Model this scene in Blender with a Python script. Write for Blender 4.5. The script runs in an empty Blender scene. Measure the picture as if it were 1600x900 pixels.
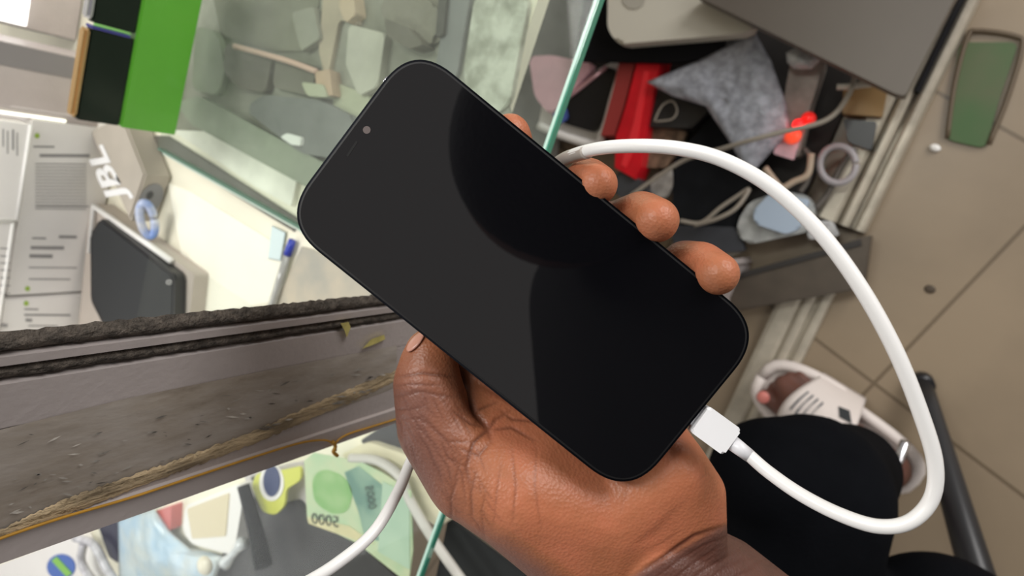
import bpy, bmesh, math, random
import numpy as np
from mathutils import Vector, Matrix
random.seed(7)
S = bpy.context.scene; COL = S.collection
# ---------------------------------------------------------------- camera
F = 1050.0; H = 1.2
def nv(v): v = np.array(v, float); return v/np.linalg.norm(v)
DN = nv([622, 74, -F]); AX = np.array([-1133, -3358, -F]); AX = nv(AX-DN*AX.dot(DN))
ZW = -DN; YW = -AX; XW = np.cross(YW, ZW)
M = np.array([XW, YW, ZW]); C = np.array([0, 0, H])
cam = bpy.data.objects.new('camera', bpy.data.cameras.new('camera')); COL.objects.link(cam)
mw = Matrix([list(M[0])+[0], list(M[1])+[0], list(M[2])+[H], [0, 0, 0, 1]])
cam.matrix_world = mw
cam.data.sensor_width = 36; cam.data.lens = 36*F/1600; cam.data.clip_start = 0.01
cam.data.dof.use_dof = True; cam.data.dof.focus_distance = 0.225; cam.data.dof.aperture_fstop = 14
S.camera = cam
S.view_settings.view_transform = 'Standard'; S.view_settings.look = 'None'
S.view_settings.exposure = 0.0; S.view_settings.gamma = 1; S.view_settings.use_curve_mapping = False
W = bpy.data.worlds.new('room_air'); S.world = W; W.use_nodes = True
W.node_tree.nodes['Background'].inputs[0].default_value = (1.0, 0.94, 0.90, 1)
W.node_tree.nodes['Background'].inputs[1].default_value = 0.37
def area(name, loc, target, size, power, col=(1, 1, 1), sy=None):
    l = bpy.data.lights.new(name, 'AREA'); l.energy = power; l.size = size; l.color = col
    if sy: l.shape = 'RECTANGLE'; l.size_y = sy
    o = bpy.data.objects.new(name, l); COL.objects.link(o); o.location = loc
    o.rotation_euler = (Vector(target)-Vector(loc)).to_track_quat('-Z', 'Y').to_euler(); return o
area('ceiling_lamp_light', (-0.7, 0.5, 2.6), (-.5, -.1, .8), 1.2, 22, (1, .98, .94), .3)
area('cabinet_strip_light', (-0.62, -0.33, 1.45), (-.58, -.26, .74), .5, 1.6, (1, .99, .95), .08)
area('shop_front_light', (-1.6, -1.5, 2.2), (0, 0, .9), 1.0, 9, (.98, .99, 1))
area('post_fill', (.8, 1.9, 1.35), (-.15, -.1, 1.0), 1.1, 34, (1, .98, .96))  # added fill that brightens the post face, no window known there
area('side_fill', (1.5, .9, 1.75), (-.2, -.15, .9), 1.0, 12, (1, .98, .95))  # added fill from the right for the dark post, no known source
# ---------------------------------------------------------------- pixel rays to points in the place
def ray(u, v): return M @ np.array([u-800, -(v-450), -F])/F
def P(u, v, d): return C+ray(u, v)*d
def PZ(u, v, z): r = ray(u, v); return C+r*((z-H)/r[2])
def PX(u, v, x): r = ray(u, v); return C+r*(x/r[0])
def CC(x, y, z): return C+M @ np.array([x, y, z])
# ---------------------------------------------------------------- materials
MATS = {}
def mat(name, col, rough=.5, metal=0, noise=0, nscale=20, bump=0, bscale=200, emit=0, trans=0, coat=0, col2=None, spec=.5, alpha=1, stretch=None):
    if name in MATS: return MATS[name]
    m = bpy.data.materials.new(name); m.use_nodes = True; nt = m.node_tree; b = nt.nodes['Principled BSDF']
    b.inputs['Base Color'].default_value = (*col, 1); b.inputs['Roughness'].default_value = rough
    b.inputs['Metallic'].default_value = metal; b.inputs['Transmission Weight'].default_value = trans
    b.inputs['Coat Weight'].default_value = coat; b.inputs['Specular IOR Level'].default_value = spec
    b.inputs['Alpha'].default_value = alpha
    if emit: b.inputs['Emission Color'].default_value = (*col, 1); b.inputs['Emission Strength'].default_value = emit
    tc = nt.nodes.new('ShaderNodeTexCoord'); mp = nt.nodes.new('ShaderNodeMapping'); nt.links.new(tc.outputs['Object'], mp.inputs[0])
    if stretch: mp.inputs['Scale'].default_value = stretch
    if noise or col2:
        n = nt.nodes.new('ShaderNodeTexNoise'); n.inputs['Scale'].default_value = nscale; n.inputs['Detail'].default_value = 5
        nt.links.new(mp.outputs[0], n.inputs['Vector'])
        r = nt.nodes.new('ShaderNodeValToRGB'); nt.links.new(n.outputs[0], r.inputs[0])
        c2 = col2 if col2 else tuple(c*(1-noise) for c in col)
        r.color_ramp.elements[0].color = (*c2, 1); r.color_ramp.elements[1].color = (*[min(1, c*(1+noise*.5)) for c in col], 1)
        r.color_ramp.elements[0].position = .35; r.color_ramp.elements[1].position = .65
        nt.links.new(r.outputs[0], b.inputs['Base Color'])
    if bump:
        n = nt.nodes.new('ShaderNodeTexNoise'); n.inputs['Scale'].default_value = bscale; n.inputs['Detail'].default_value = 4
        nt.links.new(mp.outputs[0], n.inputs['Vector'])
        bp = nt.nodes.new('ShaderNodeBump'); bp.inputs['Strength'].default_value = bump; bp.inputs['Distance'].default_value = .002
        nt.links.new(n.outputs[0], bp.inputs['Height']); nt.links.new(bp.outputs[0], b.inputs['Normal'])
    MATS[name] = m; return m
def glass_mat(name, tint, haze, hazecol=(.6, .65, .6)):
    m = bpy.data.materials.new(name); m.use_nodes = True; nt = m.node_tree; nt.nodes.clear()
    out = nt.nodes.new('ShaderNodeOutputMaterial'); tr = nt.nodes.new('ShaderNodeBsdfTransparent'); tr.inputs[0].default_value = (*tint, 1)
    gl = nt.nodes.new('ShaderNodeBsdfGlossy'); gl.inputs['Roughness'].default_value = .03
    fr = nt.nodes.new('ShaderNodeFresnel'); fr.inputs[0].default_value = 1.3
    ge = nt.nodes.new('ShaderNodeNewGeometry'); ior = nt.nodes.new('ShaderNodeMapRange'); ior.inputs[3].default_value = 1.17; ior.inputs[4].default_value = 1/1.17
    nt.links.new(ge.outputs['Backfacing'], ior.inputs[0]); nt.links.new(ior.outputs[0], fr.inputs[0])
    mx = nt.nodes.new('ShaderNodeMixShader'); nt.links.new(fr.outputs[0], mx.inputs[0]); nt.links.new(tr.outputs[0], mx.inputs[1]); nt.links.new(gl.outputs[0], mx.inputs[2])
    df = nt.nodes.new('ShaderNodeBsdfDiffuse'); df.inputs[0].default_value = (*hazecol, 1)
    tc = nt.nodes.new('ShaderNodeTexCoord'); n = nt.nodes.new('ShaderNodeTexNoise'); n.inputs['Scale'].default_value = 14; n.inputs['Detail'].default_value = 8
    n.inputs['Roughness'].default_value = .7
    nt.links.new(tc.outputs['Object'], n.inputs['Vector'])
    mr = nt.nodes.new('ShaderNodeMapRange'); mr.inputs[1].default_value = .35; mr.inputs[2].default_value = .75; mr.inputs[3].default_value = haze*.3; mr.inputs[4].default_value = haze
    nt.links.new(n.outputs[0], mr.inputs[0])
    m2 = nt.nodes.new('ShaderNodeMixShader'); nt.links.new(mr.outputs[0], m2.inputs[0]); nt.links.new(mx.outputs[0], m2.inputs[1]); nt.links.new(df.outputs[0], m2.inputs[2])
    nt.links.new(m2.outputs[0], out.inputs[0]); MATS[name] = m; return m
def sr(r, g, b):
    f = lambda c: ((c/255+.055)/1.055)**2.4 if c/255 > .04045 else c/255/12.92
    return (f(r), f(g), f(b))
# ---------------------------------------------------------------- object helpers
def tag(o, label=None, cat=None, group=None, kind=None):
    if label: o['label'] = label
    if cat: o['category'] = cat
    if group: o['group'] = group
    if kind: o['kind'] = kind
    return o
def thing(name, label, cat, loc, group=None):
    o = bpy.data.objects.new(name, None); COL.objects.link(o); o.empty_display_size = .02
    o.location = [float(x) for x in loc]; return tag(o, label, cat, group)
def origin_of(p):
    v = Vector((0, 0, 0))
    while p is not None: v += p.location; p = p.parent
    return v
def link(name, bm, m, parent=None, smooth=False, origin=None):
    bmesh.ops.recalc_face_normals(bm, faces=bm.faces)
    me = bpy.data.meshes.new(name); bm.to_mesh(me); bm.free()
    me.materials.append(m)
    if smooth:
        for p in me.polygons: p.use_smooth = True
    o = bpy.data.objects.new(name, me); COL.objects.link(o)
    if parent is not None:
        o.parent = parent; me.transform(Matrix.Translation(-origin_of(parent)))
    else:
        co = np.array([v.co[:] for v in me.vertices]); c = Vector(((co[:, 0].min()+co[:, 0].max())/2, (co[:, 1].min()+co[:, 1].max())/2, co[:, 2].min()))
        me.transform(Matrix.Translation(-c)); o.location = c
    return o
def roundpoly(pts, r, n=5):
    out = []; L = len(pts)
    for i in range(L):
        p = np.array(pts[i], float)[:2]; a = np.array(pts[i-1], float)[:2]; b = np.array(pts[(i+1) % L], float)[:2]
        da, db = np.linalg.norm(a-p), np.linalg.norm(b-p); ra = min(r, da*.45, db*.45)
        s = p+(a-p)/da*ra; e = p+(b-p)/db*ra
        for k in range(n+1):
            t = k/n; out.append((1-t)**2*s+2*t*(1-t)*p+t*t*e)
    return out
def prism_bm(bm, poly, z0, z1, bevel=0, seg=2):
    vb = [bm.verts.new((p[0], p[1], z0)) for p in poly]; vt = [bm.verts.new((p[0], p[1], z1)) for p in poly]
    n = len(poly); f1 = bm.faces.new(vb[::-1]); f2 = bm.faces.new(vt)
    for i in range(n): bm.faces.new((vb[i], vb[(i+1) % n], vt[(i+1) % n], vt[i]))
    if bevel: bmesh.ops.bevel(bm, geom=list(set(f1.edges) | set(f2.edges)), offset=bevel, segments=seg, affect='EDGES', clamp_overlap=True)
def slab(name, px, ztop, th, m, parent=None, r=0, bevel=.0008, smooth=False):
    poly = [PZ(u, v, ztop) for u, v in px]; poly = roundpoly(poly, r) if r else poly
    bm = bmesh.new(); prism_bm(bm, poly, ztop-th, ztop, bevel); return link(name, bm, m, parent, smooth)
def xslab(name, px, x, th, m, parent=None, bevel=.0008, r=0):
    """a block whose front face lies in the upright plane X=x"""
    poly = [PX(u, v, x) for u, v in px]; poly2 = [(p[1], p[2]) for p in poly]
    if r: poly2 = roundpoly(poly2, r)
    bm = bmesh.new(); prism_bm(bm, poly2, x-th, x, bevel)
    for v in bm.verts: v.co = Vector((v.co.z, v.co.x, v.co.y))
    return link(name, bm, m, parent)
def box(name, a, b, m, parent=None, bevel=.001):
    bm = bmesh.new(); prism_bm(bm, [(a[0], a[1]), (b[0], a[1]), (b[0], b[1]), (a[0], b[1])], a[2], b[2], bevel); return link(name, bm, m, parent)
def spline(pts, n=10):
    pts = [np.array(p, float) for p in pts]; q = [2*pts[0]-pts[1]]+pts+[2*pts[-1]-pts[-2]]; out = []
    for i in range(1, len(q)-2):
        for k in range(n):
            t = k/n; a, b, c, d = q[i-1:i+3]
            out.append(.5*((2*b)+(c-a)*t+(2*a-5*b+4*c-d)*t*t+(3*b-a-3*c+d)*t**3))
    out.append(pts[-1]); return out
def tube_bm(bm, pts, r, res=12, squash=1):
    rs = r if hasattr(r, '__len__') else [r]*len(pts); rs = np.interp(np.linspace(0, 1, len(pts)), np.linspace(0, 1, len(rs)), rs)
    rings = []; nrm = None
    for i, p in enumerate(pts):
        t = nv(pts[min(i+1, len(pts)-1)]-pts[max(i-1, 0)])
        if nrm is None: nrm = nv(np.cross(t, [0.1, .2, 1] if abs(t[2]) < .9 else [1, 0, 0]))
        nrm = nv(nrm-t*nrm.dot(t)); bi = np.cross(t, nrm)
        rings.append([bm.verts.new(p+(nrm*math.cos(a)*squash+bi*math.sin(a))*rs[i]) for a in np.linspace(0, 2*math.pi, res, endpoint=False)])
    for a, b in zip(rings, rings[1:]):
        for k in range(res): bm.faces.new((a[k], a[(k+1) % res], b[(k+1) % res], b[k]))
    bm.faces.new(rings[0][::-1]); bm.faces.new(rings[-1])
def tube(name, pts, r, m, parent=None, res=12, n=10, smooth=True, squash=1):
    bm = bmesh.new(); tube_bm(bm, spline(pts, n) if n else [np.array(p) for p in pts], r, res, squash); return link(name, bm, m, parent, smooth)
def sph_bm(bm, c, r, sub=2, sc=(1, 1, 1)):
    g = bmesh.ops.create_icosphere(bm, subdivisions=sub, radius=1)
    for v in g['verts']: v.co = Vector((v.co.x*r*sc[0]+c[0], v.co.y*r*sc[1]+c[1], v.co.z*r*sc[2]+c[2]))
def hull_bm(bm, sph, sub=3):
    """convex hull of spheres [(centre, r)...] added to bm"""
    t = bmesh.new()
    for c, r in sph: sph_bm(t, c, r, sub)
    g = bmesh.ops.convex_hull(t, input=t.verts, use_existing_faces=False)
    bmesh.ops.delete(t, geom=[v for v in t.verts if not v.link_faces], context='VERTS')
    keep = set(f for f in g['geom'] if isinstance(f, bmesh.types.BMFace))
    bmesh.ops.delete(t, geom=[f for f in t.faces if f not in keep], context='FACES_ONLY')
    bmesh.ops.delete(t, geom=[e for e in t.edges if not e.link_faces], context='EDGES')
    bmesh.ops.delete(t, geom=[v for v in t.verts if not v.link_faces], context='VERTS')
    vm = {v: bm.verts.new(v.co) for v in t.verts}
    for f in t.faces: bm.faces.new([vm[v] for v in f.verts])
    t.free()
def fused(name, bm, voxel, smooth_it=4, sub=0):
    """voxel-fuse overlapping closed shells into one continuous surface, return mesh"""
    bmesh.ops.recalc_face_normals(bm, faces=bm.faces)
    me = bpy.data.meshes.new(name); bm.to_mesh(me); bm.free(); o = bpy.data.objects.new(name, me); COL.objects.link(o)
    r = o.modifiers.new('r', 'REMESH'); r.mode = 'VOXEL'; r.voxel_size = voxel
    s = o.modifiers.new('s', 'SMOOTH'); s.iterations = smooth_it; s.factor = .5
    if sub: q = o.modifiers.new('q', 'SUBSURF'); q.levels = sub; q.render_levels = sub
    dg = bpy.context.evaluated_depsgraph_get(); dg.update()
    me2 = bpy.data.meshes.new_from_object(o.evaluated_get(dg)); bpy.data.objects.remove(o)
    for p in me2.polygons: p.use_smooth = True
    me2.name = name; return me2
def text_px(name, s, origin, right, up, plane, m, parent=None, size=1.0, depth=.0004, bold=0):
    """lettering laid on a surface: origin and the text's right/up directions mark where it stands; plane maps to the surface"""
    cu = bpy.data.curves.new(name, 'FONT'); cu.body = s; cu.size = 1; cu.offset = bold; cu.resolution_u = 3
    o = bpy.data.objects.new(name, cu); COL.objects.link(o); dg = bpy.context.evaluated_depsgraph_get(); dg.update()
    me = bpy.data.meshes.new_from_object(o.evaluated_get(dg)); bpy.data.objects.remove(o)
    xs = [v.co.x for v in me.vertices]; w = max(xs)-min(xs); x0 = min(xs); h = max(v.co.y for v in me.vertices)
    bm = bmesh.new(); bm.from_mesh(me); bmesh.ops.triangulate(bm, faces=bm.faces)
    for v in bm.verts:
        a = (v.co.x-x0)/w; b = v.co.y/h
        v.co = Vector(plane(origin[0]+right[0]*a+up[0]*b, origin[1]+right[1]*a+up[1]*b))
    ob = link(name, bm, m, parent); return ob
# ================================================================ MATERIALS
alu = mat('painted_aluminium', sr(184, 175, 172), .42, .15, .06, 30, .15, 300)
alu_l = mat('pale_anodised_aluminium', sr(195, 190, 182), .35, .5, .15, 40, .1, 200)
black = mat('black_plastic', (.006, .006, .008), .35, noise=.2)
white = mat('white_plastic', sr(236, 234, 230), .35, noise=.02)
board_m = mat('white_board', sr(236, 232, 212), .5, noise=.1, nscale=9, bump=.05)
greenedge = mat('green_glass_edge', (.05, .30, .20), .15, coat=.5, spec=.6)
paleedge = mat('pale_glass_edge', sr(190, 225, 210), .2)
# ================================================================ SETTING
def floor_mat():
    m = mat('floor_tile', sr(143, 127, 106), .38, noise=.12, nscale=5, bump=.1, bscale=60); nt = m.node_tree
    b = nt.nodes['Principled BSDF']; prev = b.inputs['Base Color'].links[0].from_socket
    tc = nt.nodes.new('ShaderNodeTexCoord'); mp = nt.nodes.new('ShaderNodeMapping'); mp.inputs['Rotation'].default_value = (0, 0, .25); mp.inputs['Location'].default_value = (.13, .06, 0)
    nt.links.new(tc.outputs['Object'], mp.inputs[0])
    br = nt.nodes.new('ShaderNodeTexBrick'); br.offset = 0; br.inputs['Scale'].default_value = 1; br.inputs['Brick Width'].default_value = .4; br.inputs['Row Height'].default_value = .4
    br.inputs['Mortar Size'].default_value = .003; br.inputs['Mortar'].default_value = (.55, .53, .5, 1)
    br.inputs['Color1'].default_value = (1, 1, 1, 1); br.inputs['Color2'].default_value = (.9, .9, .88, 1)
    nt.links.new(mp.outputs[0], br.inputs[0])
    mx = nt.nodes.new('ShaderNodeMix'); mx.data_type = 'RGBA'; mx.blend_type = 'MULTIPLY'; mx.inputs[0].default_value = 1
    nt.links.new(prev, mx.inputs[6]); nt.links.new(br.outputs[0], mx.inputs[7]); nt.links.new(mx.outputs[2], b.inputs['Base Color'])
    return m
o = box('floor', (-2.2, -2.2, -.05), (1.8, 2.0, 0), floor_mat(), bevel=0); tag(o, kind='structure')
wm = mat('wall_paint', sr(206, 204, 196), .8, noise=.04, bump=.1)
o = box('wall_left', (-2.3, -2.2, -.05), (-2.2, 2.0, 2.8), wm, bevel=0); tag(o, kind='structure')
# ================================================================ THE SHOWCASE FRAME
case = thing('display_cabinet', 'glass display cabinet with grey aluminium corner post and pale interior boards', 'cabinet', (-.45, -.1, 0))
def yz(v0): # Y on the post face for a height measured on the photo's left edge
    return PX(0, v0, -.2)[1]
prof = [(536, -.006), (557, -.006), (559, 0), (573, 0), (575, -.006), (600, -.006), (602, 0), (670, 0), (671.5, -.0012), (673, 0), (836, 0), (838, .0015), (876, .0015)]
bm = bmesh.new(); ys = [(yz(v)-.0, d) for v, d in prof]
poly = [(-.2+d, y) for y, d in ys]+[(-.232, ys[-1][0]+.004), (-.232, ys[0][0]-.022)]
prism_bm(bm, poly, 0, 1.36)
post = link('corner_post', bm, alu, case)
fuzz = mat('brush_pile', sr(92, 84, 76), .95, noise=.5, nscale=300, bump=1, bscale=900)
for a, b in ((527.5, 559), (574, 601)):
    bm = bmesh.new(); y0, y1 = yz(a), yz(b); nz = 420; cols = 8
    g = [[bm.verts.new((-.2035+.0032*math.sin(math.pi*j/(cols))+random.uniform(-.0006, .0006), y0+(y1-y0)*j/cols+random.uniform(-.0003, .0003), .3+1.05*i/nz)) for j in range(cols+1)] for i in range(nz+1)]
    for i in range(nz):
        for j in range(cols): bm.faces.new((g[i][j], g[i][j+1], g[i+1][j+1], g[i+1][j]))
    link('brush_seal', bm, fuzz, case, True)
# worn tape film and glue residue on the post
resid = mat('glue_residue', sr(176, 156, 124), .8, noise=.5, nscale=160, bump=1, bscale=500, stretch=(1, 1, .25))
def wear_film():
    m = mat('worn_tape_film', sr(140, 132, 124), .42, noise=0, bump=.35, bscale=120, stretch=(1, 1, .35)); nt = m.node_tree; b = nt.nodes['Principled BSDF']
    tc = nt.nodes.new('ShaderNodeTexCoord'); mp = nt.nodes.new('ShaderNodeMapping'); mp.inputs['Scale'].default_value = (1, 1, .3); nt.links.new(tc.outputs['Object'], mp.inputs[0])
    n = nt.nodes.new('ShaderNodeTexNoise'); n.inputs['Scale'].default_value = 60; n.inputs['Detail'].default_value = 8; n.inputs['Roughness'].default_value = .65; nt.links.new(mp.outputs[0], n.inputs[0])
    r = nt.nodes.new('ShaderNodeValToRGB'); e = r.color_ramp.elements
    e[0].position = .25; e[0].color = (*sr(112, 100, 88), 1); e[1].position = .62; e[1].color = (*sr(168, 160, 152), 1)
    e2 = e.new(.4); e2.color = (*sr(150, 140, 128), 1); e3 = e.new(.75); e3.color = (*sr(190, 184, 178), 1)
    nt.links.new(n.outputs[0], r.inputs[0]); nt.links.new(r.outputs[0], b.inputs['Base Color']); return m
def post_ribbon(name, top, bot, off, m, n=60, rough=0, lift=.0006):
    """strip on the post between two curves measured on the photo"""
    bm = bmesh.new(); g = []; cols = 5
    ft = lambda u: np.interp(u, [p[0] for p in top], [p[1] for p in top]); fb = lambda u: np.interp(u, [p[0] for p in bot], [p[1] for p in bot])
    for i in range(n+1):
        u = top[0][0]+(top[-1][0]-top[0][0])*i/n; t, b = ft(u)+random.uniform(-rough, rough), fb(u)+random.uniform(-rough, rough)
        g.append([bm.verts.new(PX(u, t+(b-t)*j/cols, -.2+off+(lift*random.random() if 0 < j < cols else -.0004))) for j in range(cols+1)])
    for i in range(n):
        for j in range(cols): bm.faces.new((g[i][j], g[i][j+1], g[i+1][j+1], g[i+1][j]))
    return link(name, bm, m, case, True)
post_ribbon('worn_film', [(-30, 679), (200, 622), (420, 578), (620, 540)], [(-30, 842), (200, 760), (420, 680), (620, 605)], .0006, wear_film(), lift=.0003)
post_ribbon('glue_residue', [(-20, 838), (0, 828), (100, 780), (250, 728), (400, 672), (520, 618), (620, 578)], [(-20, 858), (0, 846), (100, 806), (250, 748), (400, 692), (520, 640), (620, 596)], .0012, resid, rough=2, n=140)
bm = bmesh.new(); rng = random.Random(3)
for k in range(80):   # scuffs and chips in the film
    u = rng.uniform(10, 600); t = 679-(u*.2)+8; b = 830-u*.375; v = rng.uniform(t, b); a = rng.uniform(-.5, .2); L = rng.uniform(2, 13); wd = rng.uniform(.6, 2.0)
    q = [(u-L*math.cos(a), v-L*math.sin(a)), (u, v-wd), (u+L*math.cos(a), v+L*math.sin(a)), (u, v+wd)]
    bm.faces.new([bm.verts.new(PX(x, y, -.1982)) for x, y in q])
tag(link('scuff_marks', bm, mat('scuff', sr(48, 42, 36), .8, col2=sr(206, 200, 190), nscale=45), case), kind='stuff')
# boards, base rail and sill of the cabinet
box('inner_board', (-1.15, -.95, .722), (-.30, .55, .74), board_m, case)
taupe = mat('dark_taupe_metal', sr(82, 73, 63), .4, .3, .15, 30)
bm = bmesh.new()
prism_bm(bm, [(-.30, -.235), (-.26, -.255), (-.026, -.088), (-.050, -.012), (-.062, -.020)], 0, .058, .002)
link('base_rail', bm, taupe, case)
bm = bmesh.new(); prism_bm(bm, [(-.293, -.214), (-.288, -.221), (-.055, -.030), (-.060, -.022)], .0575, .062, .001); link('rail_lip', bm, mat('rail_dark', sr(40, 36, 33), .5), case)
box('deck_board', (-1.1, -.03, .0), (-.165, .9, .02), mat('deck', sr(36, 32, 29), .7, noise=.3), case)
# aluminium sill: three ridges along Y
sill = thing('aluminium_sill_track', 'pale ridged aluminium track running along the floor past the dark base rail', 'track', (-.09, .2, 0))
worn = mat('worn_aluminium', sr(186, 178, 162), .45, .3, .14, 40, .3, 150)
for ya, yb in ((-.012, .9), (-.6, -.10)):
    bm = bmesh.new()
    prof2 = [(-.135, 0), (-.135, .036), (-.128, .042), (-.108, .042), (-.103, .036), (-.101, .03), (-.098, .042), (-.094, .046), (-.088, .046), (-.084, .042), (-.082, .026), (-.078, .026), (-.076, .042), (-.072, .046), (-.066, .046), (-.062, .042), (-.060, 0)]
    prism_bm(bm, prof2, ya, yb)
    for v in bm.verts: v.co = Vector((v.co.x, v.co.z, v.co.y))
    _z = 1.0 if yb > 0 else .42
    for v in bm.verts: v.co.z *= _z
    link('track_profile', bm, worn, sill)
box('slot_shade', (-.0835, .20, .025), (-.0768, .9, .050), black, sill, 0)  # black bar paints the shade inside the track's slot
# ================================================================ GLASS PANES
gm = glass_mat('shelf_glass', (.93, .965, .94), .13, (.5, .52, .47)); gm2 = glass_mat('shelf_glass_clean', (.97, .98, .972), .01)
def pane(name, x0, x1, y0, y1, z, label, m, front=True, side=True):
    t = thing(name, label, 'glass shelf', (x1, (y0+y1)/2, z))
    box('glass_sheet', (x0, y0, z), (x1, y1, z+.006), m, t, 0)
    if front:
        box('polished_edge', (x1, y0, z-.0002), (x1+.0022, y1, z+.0062), greenedge, t, 0)
        box('edge_bevel', (x1-.0008, y0, z+.0062), (x1+.0012, y1, z+.0068), paleedge, t, 0)
    if side:
        box('side_edge', (x0, y0-.002, z-.0002), (x1, y0, z+.0062), mat('dull_green_edge', sr(88, 122, 106), .3), t, 0)
        box('side_bevel', (x0, y0-.006, z-.001), (x1, y0-.002, z+.0005), mat('side_pale_edge', sr(196, 208, 196), .3), t, 0)
    return t
pane('glass_shelf', -.62, -.2155, -.154, .5, .8, 'hazy glass shelf with a green edge behind the held phone', gm)
pane('glass_shelf', -.60, -.197, -.9, -.245, .8, 'clear glass shelf with a green edge below the corner post, over the banknote', gm2, side=False)
# ================================================================ THINGS ON THE WHITE BOARD, UPPER LEFT
BZ = .74
def onboard(name, label, cat, px, th, m, r=0, bevel=.0008, base=BZ, group=None):
    o = slab(name, px, base+th, th, m, r=r, bevel=bevel); return tag(o, label, cat, group)
cardw = mat('white_card', sr(235, 232, 229), .5, noise=.03); cardg = mat('grey_card', sr(186, 176, 166), .6, noise=.06)
ink = mat('grey_ink', sr(150, 148, 148), .7); inkd = mat('dark_ink', sr(110, 108, 108), .7); lime = mat('lime_print', sr(160, 190, 80), .6)
def product_box(label, y0, y1, z0, z1, xf, lines, dots, th=.05):
    t = thing('product_box', label, 'box', (xf-th/2, (y0+y1)/2, z0), 'white cartons stacked at the left border')
    box('carton', (xf-th, y0, z0), (xf, y1, z1), cardw, t, .0025)
    if lines:
        bm = bmesh.new()
        for (u0, u1, v, h) in lines:
            q = [(u0, v-h), (u1, v-h+.5), (u1, v+h+.5), (u0, v+h)]; bm.faces.new([bm.verts.new(PX(a, b, xf+.0004)) for a, b in q])
        tag(link('printed_lines', bm, ink, t), kind='stuff')
    for (u, v, s) in dots:
        bm = bmesh.new(); bm.faces.new([bm.verts.new(PX(u+s*math.cos(a), v+s*math.sin(a), xf+.0006)) for a in np.linspace(0, 6.28, 12, endpoint=False)]); link('lime_dot', bm, lime, t)
    return t
L = [(55, 135, v, .8) for v in range(256, 330, 5)]+[(62, 140, 243, 2.5), (52, 85, 229, 1.4), (56, 140, 322, .8)]+[(48, 100, 387, 2.6), (46, 82, 400, 2.8), (45, 120, 418, .9), (45, 110, 436, 1), (50, 72, 372, 1.3), (92, 120, 370, 2.2)]
product_box('large white carton with fine grey print beside the white-rimmed tray', -.392, -.185, .741, .836, -.8, L, [(58, 212, 4), (43, 451, 4)])
product_box('small white carton at the near end, just above the brush seal', -.52, -.396, .741, .8395, -.796, [(38, 60, 483, 1.2), (38, 110, 492, 1.5), (40, 50, 500, 2.5), (44, 90, 509, 1)], [(41, 474, 4)], .055)
product_box('upper white carton at the left border with vertical brown print', -.298, -.190, .8365, .93, -.795, [(4, 6, 215, 14), (11, 13, 222, 18), (19, 22, 218, 16), (26, 28, 225, 18)], [])
product_box('lower white carton at the left border, faint lines of print', -.54, -.3005, .840, .93, -.794, [(0, 16, v, .9) for v in (388, 400, 411, 422, 434, 446, 458)]+[(0, 12, 508, 2.4)], [])
for y0_, y1_, z_ in ((-.298, -.190, .8372), (-.54, -.3005, .8408)):
    par = [o for o in COL.objects if o.name.startswith('product_box')][2 if y1_ > -.25 else 3]
    tube('raised_white_edge', [(-.7945, y0_, z_), (-.7945, y1_, z_)], .0018, mat('bright_rim', sr(248, 247, 244), .4), par, n=0, res=8)
    tube('raised_white_edge', [(-.7945, y1_ if y1_ < -.25 else y0_, z_), (-.7945, y1_ if y1_ < -.25 else y0_, .93)], .0018, mat('bright_rim', sr(248, 247, 244), .4), par, n=0, res=8)
# JBL carton lying on the board
jt = thing('speaker_carton', 'grey-beige speaker carton with white lettering below the green box', 'box', PZ(220, 280, .74))
quad = [(140, 205), (190, 181), (226, 272), (202, 345)]
top = [PZ(u, v, .772) for u, v in quad]
bm = bmesh.new(); prism_bm(bm, top, .7405, .772, .002); link('carton', bm, mat('taupe_card', sr(178, 170, 158), .55, noise=.08), jt)
text_px('white_lettering', 'JBL', (199, 312), (-40, -86), (-29, 5), lambda u, v: PZ(u, v, .7726), mat('white_ink', sr(235, 235, 235), .5), jt, bold=.03)
c3, c4 = np.array(top[2]), np.array(top[3]); ev = c4-c3; en = nv(np.cross(ev, [0, 0, 1])); en = en if en[0] > 0 else -en
def endface(a, b, off=.0008): return np.array([c3[0]+ev[0]*a, c3[1]+ev[1]*a, .7405+.0315*b])+en*off
bm = bmesh.new(); bm.faces.new([bm.verts.new(endface(.5+.33*math.cos(a), .5+.42*math.sin(a))) for a in np.linspace(0, 6.28, 24, endpoint=False)]); link('round_print', bm, mat('grey_print', sr(140, 140, 142), .5), jt)
bm = bmesh.new(); bm.faces.new([bm.verts.new(endface(.42+.09*math.cos(a), .6+.12*math.sin(a), .0014)) for a in np.linspace(0, 6.28, 16, endpoint=False)]); link('print_dot', bm, mat('dark_print', sr(80, 80, 82), .5), jt)
# blue and clear tape ring leaning by the carton
ring_c = PZ(232, 345, .765)
bm = bmesh.new(); tube_bm(bm, [P(230+13*math.cos(a)+5*math.sin(a), 345+27*math.sin(a), .0)*0+PX(230+11*math.cos(a)+5*math.sin(a), 343+26*math.sin(a), ring_c[0]+.004*math.cos(a)) for a in np.linspace(0, 6.1, 30)], .0045, 8)
o = link('tape_ring', bm, mat('blue_ring', sr(120, 150, 210), .25, col2=sr(225, 225, 222), nscale=28, noise=.1), smooth=True); tag(o, 'blue and clear plastic ring leaning against the speaker carton', 'ring')
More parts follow.
